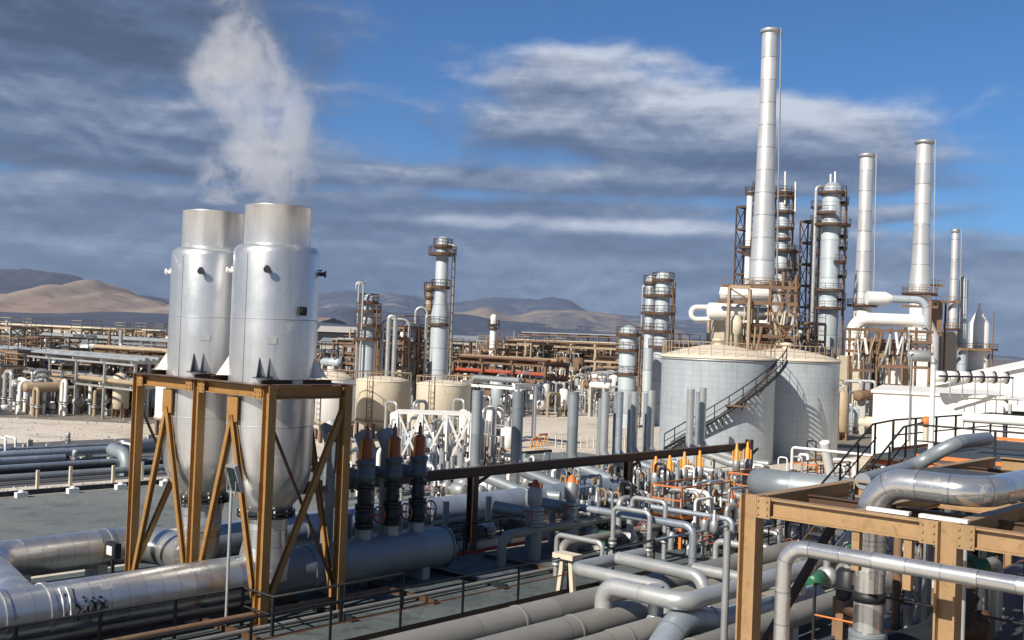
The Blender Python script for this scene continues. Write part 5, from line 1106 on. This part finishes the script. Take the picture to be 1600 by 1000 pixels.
for k in range(5):
    q = P(23.5+k*1.9, 50.9+(k % 2)*.6, 0); one(MB().bar(q, q+Z*.95, .13), 'marker_post', M['cream'], 'short yellow-cream post beside the road at the left', 'post', q, 'short cream posts beside the road')
for k in range(13):
    q = P(10+k*2.4, 49.2, 0); mb = MB(); mb.box(q+Z*.12, (.5, .3, .24), (U, V, Z)); mb.lathe(q+Z*.24, [(.16, 0), (.1, .08), (.01, .1)], 8, cap=False); one(mb, 'kerb_block', M['white'], 'small white block on the far kerb of the road', 'kerb block', q, 'white blocks along the kerb')
one(MB().ubox(-40, 60, 49.7, 49.95, 0, .22), 'kerb', M['dark'], 'long dark kerb along the far edge of the road', 'kerb', P(0, 49.8)).update_tag()
sheet('dirt_path', M['sand'], -40, 60, 49.96, 52.2, .010)
sheet('pipe_trench', M['plain'], -30, 43, 52.2, 71, .012)
# small goods on the bare lot
q = gz(868, 700, 0); t = thing('picket_fence', 'low pale picket fence on the bare sandy lot', 'fence', q)
for k in range(12): MB().bar(q+U*(k*.45)-V*(k*.25), q+U*(k*.45)-V*(k*.25)+Z*.9, .07).build('picket', M['cream'], t)
MB().bar(q+Z*.7, q+U*5.0-V*2.75+Z*.7, .05).build('rail', M['cream'], t)
for k, (px, py) in enumerate(((838, 702), (848, 694))):
    q = gz(px, py, 0); t = thing('trestle', ['orange trestle on the bare lot, nearer one', 'orange trestle on the bare lot, farther one'][k], 'trestle', q)
    MB().bar(q+Z*.75-U*.5, q+Z*.75+U*.5, .14).build('top_bar', M['orange'], t)
    for s_ in (-.4, .4):
        for w_ in (-.25, .25): MB().bar(q+U*s_+V*w_, q+U*s_+Z*.72, .06).build('leg', M['act'], t)
# far buildings
def shed(label, px0, px1, pyt, Yk, dep=12, mt='wall', roof='wall', win=0, name='far_building'):
    a_, b_ = wp(px0, pyt, Yk), wp(px1, pyt, Yk); w_ = b_.x-a_.x; h_ = max(2.5, a_.z); o = Vc(((a_.x+b_.x)/2, Yk+dep/2, 0)); t = thing(name, label, 'building', o)
    MB().box(o+Z*h_/2, (w_, dep, h_)).build('wall', M[mt], t)
    mb = MB(); k = 0; rh = h_*.22
    mb.v += [o+Vc((sx*(w_/2+.4), sy*(dep/2+.4), h_+.02)) for sx, sy in ((-1, -1), (1, -1), (1, 1), (-1, 1))]+[o+Vc((-w_/2-.4, 0, h_+rh)), o+Vc((w_/2+.4, 0, h_+rh))]
    for f in ((0, 1, 5, 4), (2, 3, 4, 5), (1, 2, 5), (3, 0, 4), (3, 2, 1, 0)): mb.face(f)
    mb.build('roof', M[roof], t)
    for k in range(win): MB().box(Vc((o.x-w_/2+w_*(k+.5)/win, Yk-.02, h_*.55)), (w_/win*.5, .1, h_*.35)).build('window', M['glass'], t)
    return t
shed('small white building on the left skyline left of the pale roofs', 97, 128, 533, 230, win=3)
shed('long low grey-roofed building on the left skyline', 140, 205, 536, 250, mt='conc', roof='grey', win=5)
shed('white building on the skyline just left of the silencers', 230, 262, 541, 210, win=3)
shed('low pale building at the far left edge', -30, 45, 531, 260, mt='wall', roof='conc', win=4)
shed('long dark building between the silencers and the short column', 497, 552, 518, 320, mt='dark', roof='conc')
shed('pale roofed shed behind the short column', 500, 560, 536, 240, mt='conc', roof='grey', win=4)
shed('low pale hall far behind the centre', 700, 745, 532, 300, mt='conc', roof='grey')
rr_ = random.Random(77)
for k in range(16):
    px = rr_.choice((rr_.uniform(0, 260), rr_.uniform(60, 140))); Yk = rr_.uniform(420, 900); q = stand(px, 520, Yk); w_ = rr_.uniform(6, 16); h_ = rr_.uniform(3, 5)
    t = thing('village_house', 'tiny pale house of the far settlement under the sand hill', 'house', q, 'tiny houses of the far settlement'); MB().box(q+Z*h_/2, (w_, 7, h_)).build('wall', M['wall'], t); MB().box(q+Z*(h_+.2), (w_+.6, 7.6, .4)).build('roof', M['conc'], t)
def tree(o, h, r, seed):
    r_ = random.Random(seed); t = thing('tree', 'distant dark tree beyond the plant', 'tree', o, 'distant dark trees beyond the plant')
    mb = MB(); mb.tube([o, o+Z*h*.45+Vc((.2, 0, 0)), o+Z*h*.8], [.22*r, .05], 6); mb.build('trunk', M['trunk'], t)
    mb = MB()
    for k in range(420):
        a = r_.uniform(0, 6.28); zz_ = r_.random()**.8; rr = r*math.sqrt(r_.random())*(1-.55*abs(zz_-.4)*1.6)*(1+.3*math.sin(a*3+seed)); c = o+Vc((math.cos(a)*rr, math.sin(a)*rr, h*(.25+.75*zz_))); s_ = r_.uniform(.18, .42)
        n = Vc((r_.uniform(-1, 1), r_.uniform(-1, 1), r_.uniform(-1, 1))).normalized(); x = n.orthogonal().normalized()*s_; y = n.cross(x)
        q = len(mb.v); mb.v += [c-x-y, c+x-y, c+x*.6+y, c-x*.6+y]; mb.face([q, q+1, q+2, q+3])
    mb.build('crown', M['leaf'], t); return t
tp = [tree(stand(730, 530, 200), 4.5, 2.0, 1), tree(stand(745, 530, 205), 3.8, 2.3, 2), tree(stand(30, 560, 210), 4.0, 2.2, 3)]
for k in range(36):
    Yk = rr_.uniform(190, 330); px = rr_.choice((rr_.uniform(490, 860), rr_.uniform(0, 260))); q = stand(px, 530, Yk); s_ = tp[k % 3]; dup(s_, q-ORG[s_], rz=rr_.uniform(0, 6))
# ================================================================ STEAM
st_b = [(336, 322, .9, .8), (340, 290, 1.0, .85), (432, 316, .9, .85), (440, 278, 1.1, .95), (362, 250, 1.0, .85), (452, 235, 1.1, .95), (402, 222, 1.1, .95), (445, 190, 1.15, .8), (428, 185, 1.05, .9), (455, 158, 1.0, .85), (375, 138, 1.3, 1.0), (325, 122, 1.0, 1.0), (400, 120, 1.35, 1.0), (360, 90, 1.15, .95), (405, 80, .9, .75), (375, 48, .95, .8), (362, 10, .8, .6), (350, -40, 1.0, .5)]
m_ = bpy.data.materials.new('steam_cloud'); m_.use_nodes = True; nt = m_.node_tree; nt.nodes.clear(); b = NB(nt)
pos = b.new('ShaderNodeNewGeometry').outputs['Position']
nz = b.noise(pos, .85, 6, .6, .5); nzf = b.noise(pos, 2.6, 5, .62, .6)
tot = None
for (px, py, r_, w_) in st_b:
    c = at(px, py, 32.6); sb = b.new('ShaderNodeVectorMath', operation='DISTANCE'); b.put(sb.inputs[0], pos); sb.inputs[1].default_value = c
    g = b.m('MULTIPLY', b.m('EXPONENT', b.m('MULTIPLY', b.m('POWER', b.m('DIVIDE', sb.outputs['Value'], r_*.76), 2.0), -1.0)), w_); tot = g if tot is None else b.m('ADD', tot, g)
tc_ = b.m('MINIMUM', tot, 1.1)
dn = b.m('ADD', b.m('MULTIPLY', tc_, .45), b.m('ADD', b.m('MULTIPLY', b.m('SUBTRACT', nz, .5), 3.0), b.m('MULTIPLY', b.m('SUBTRACT', nzf, .5), 1.6)))
dn = b.m('MULTIPLY', b.m('MULTIPLY', b.mapr(dn, .05, .6, 0, 1, True), b.m('POWER', b.mapr(tc_, .1, .95), 1.3)), .8)
vp = b.new('ShaderNodeVolumePrincipled'); vp.inputs['Color'].default_value = rgb(.93, .94, .96); b.put(vp.inputs['Density'], dn); vp.inputs['Anisotropy'].default_value = .2
o_ = b.new('ShaderNodeOutputMaterial'); b.L.new(vp.outputs[0], o_.inputs['Volume'])
lo = at(395, 322, 32.6); hi = at(395, -95, 32.6)
sm = MB().box(Vc((lo.x+.1, 32.6, (lo.z+hi.z)/2+.05)), (6.6, 4.6, hi.z-lo.z)).build('steam', m_); tag(sm, 'pale steam plume drifting up from the two silencers', 'steam', None, 'stuff')

# ================================================================ HAZE
m_ = bpy.data.materials.new('haze_air'); m_.use_nodes = True; nt = m_.node_tree; nt.nodes.clear(); b = NB(nt)
vp = b.new('ShaderNodeVolumePrincipled'); vp.inputs['Color'].default_value = rgb(.55, .68, .9); vp.inputs['Density'].default_value = .000028
o_ = b.new('ShaderNodeOutputMaterial'); b.L.new(vp.outputs[0], o_.inputs['Volume'])
hz = MB().box(Vc((0, 7950, 649)), (18600, 16900, 1302)).build('haze', m_); tag(hz, None, None, None, 'stuff')

mb = MB(); r9 = random.Random(99)
def peb(p, s_):
    k = len(mb.v); mb.v += [p+Vc((r9.uniform(-1, 1)*s_, r9.uniform(-1, 1)*s_, 0)) for _ in range(4)]+[p+Z*s_*r9.uniform(.5, 1)]
    for f in ((0, 1, 4), (1, 2, 4), (2, 3, 4), (3, 0, 4)): mb.face([k+x for x in f])
for _ in range(1500): peb(P(r9.uniform(-10, 60), r9.uniform(66, 92), .013), r9.uniform(.04, .16))
for _ in range(900): peb(P(r9.uniform(-5, 60), r9.uniform(50, 52.2), .013), r9.uniform(.03, .1))
for _ in range(1400): peb(P(r9.uniform(31, 75), r9.uniform(14, 60), .018), r9.uniform(.02, .08))
tag(mb.build('stones', M['conc']), None, None, None, 'stuff')
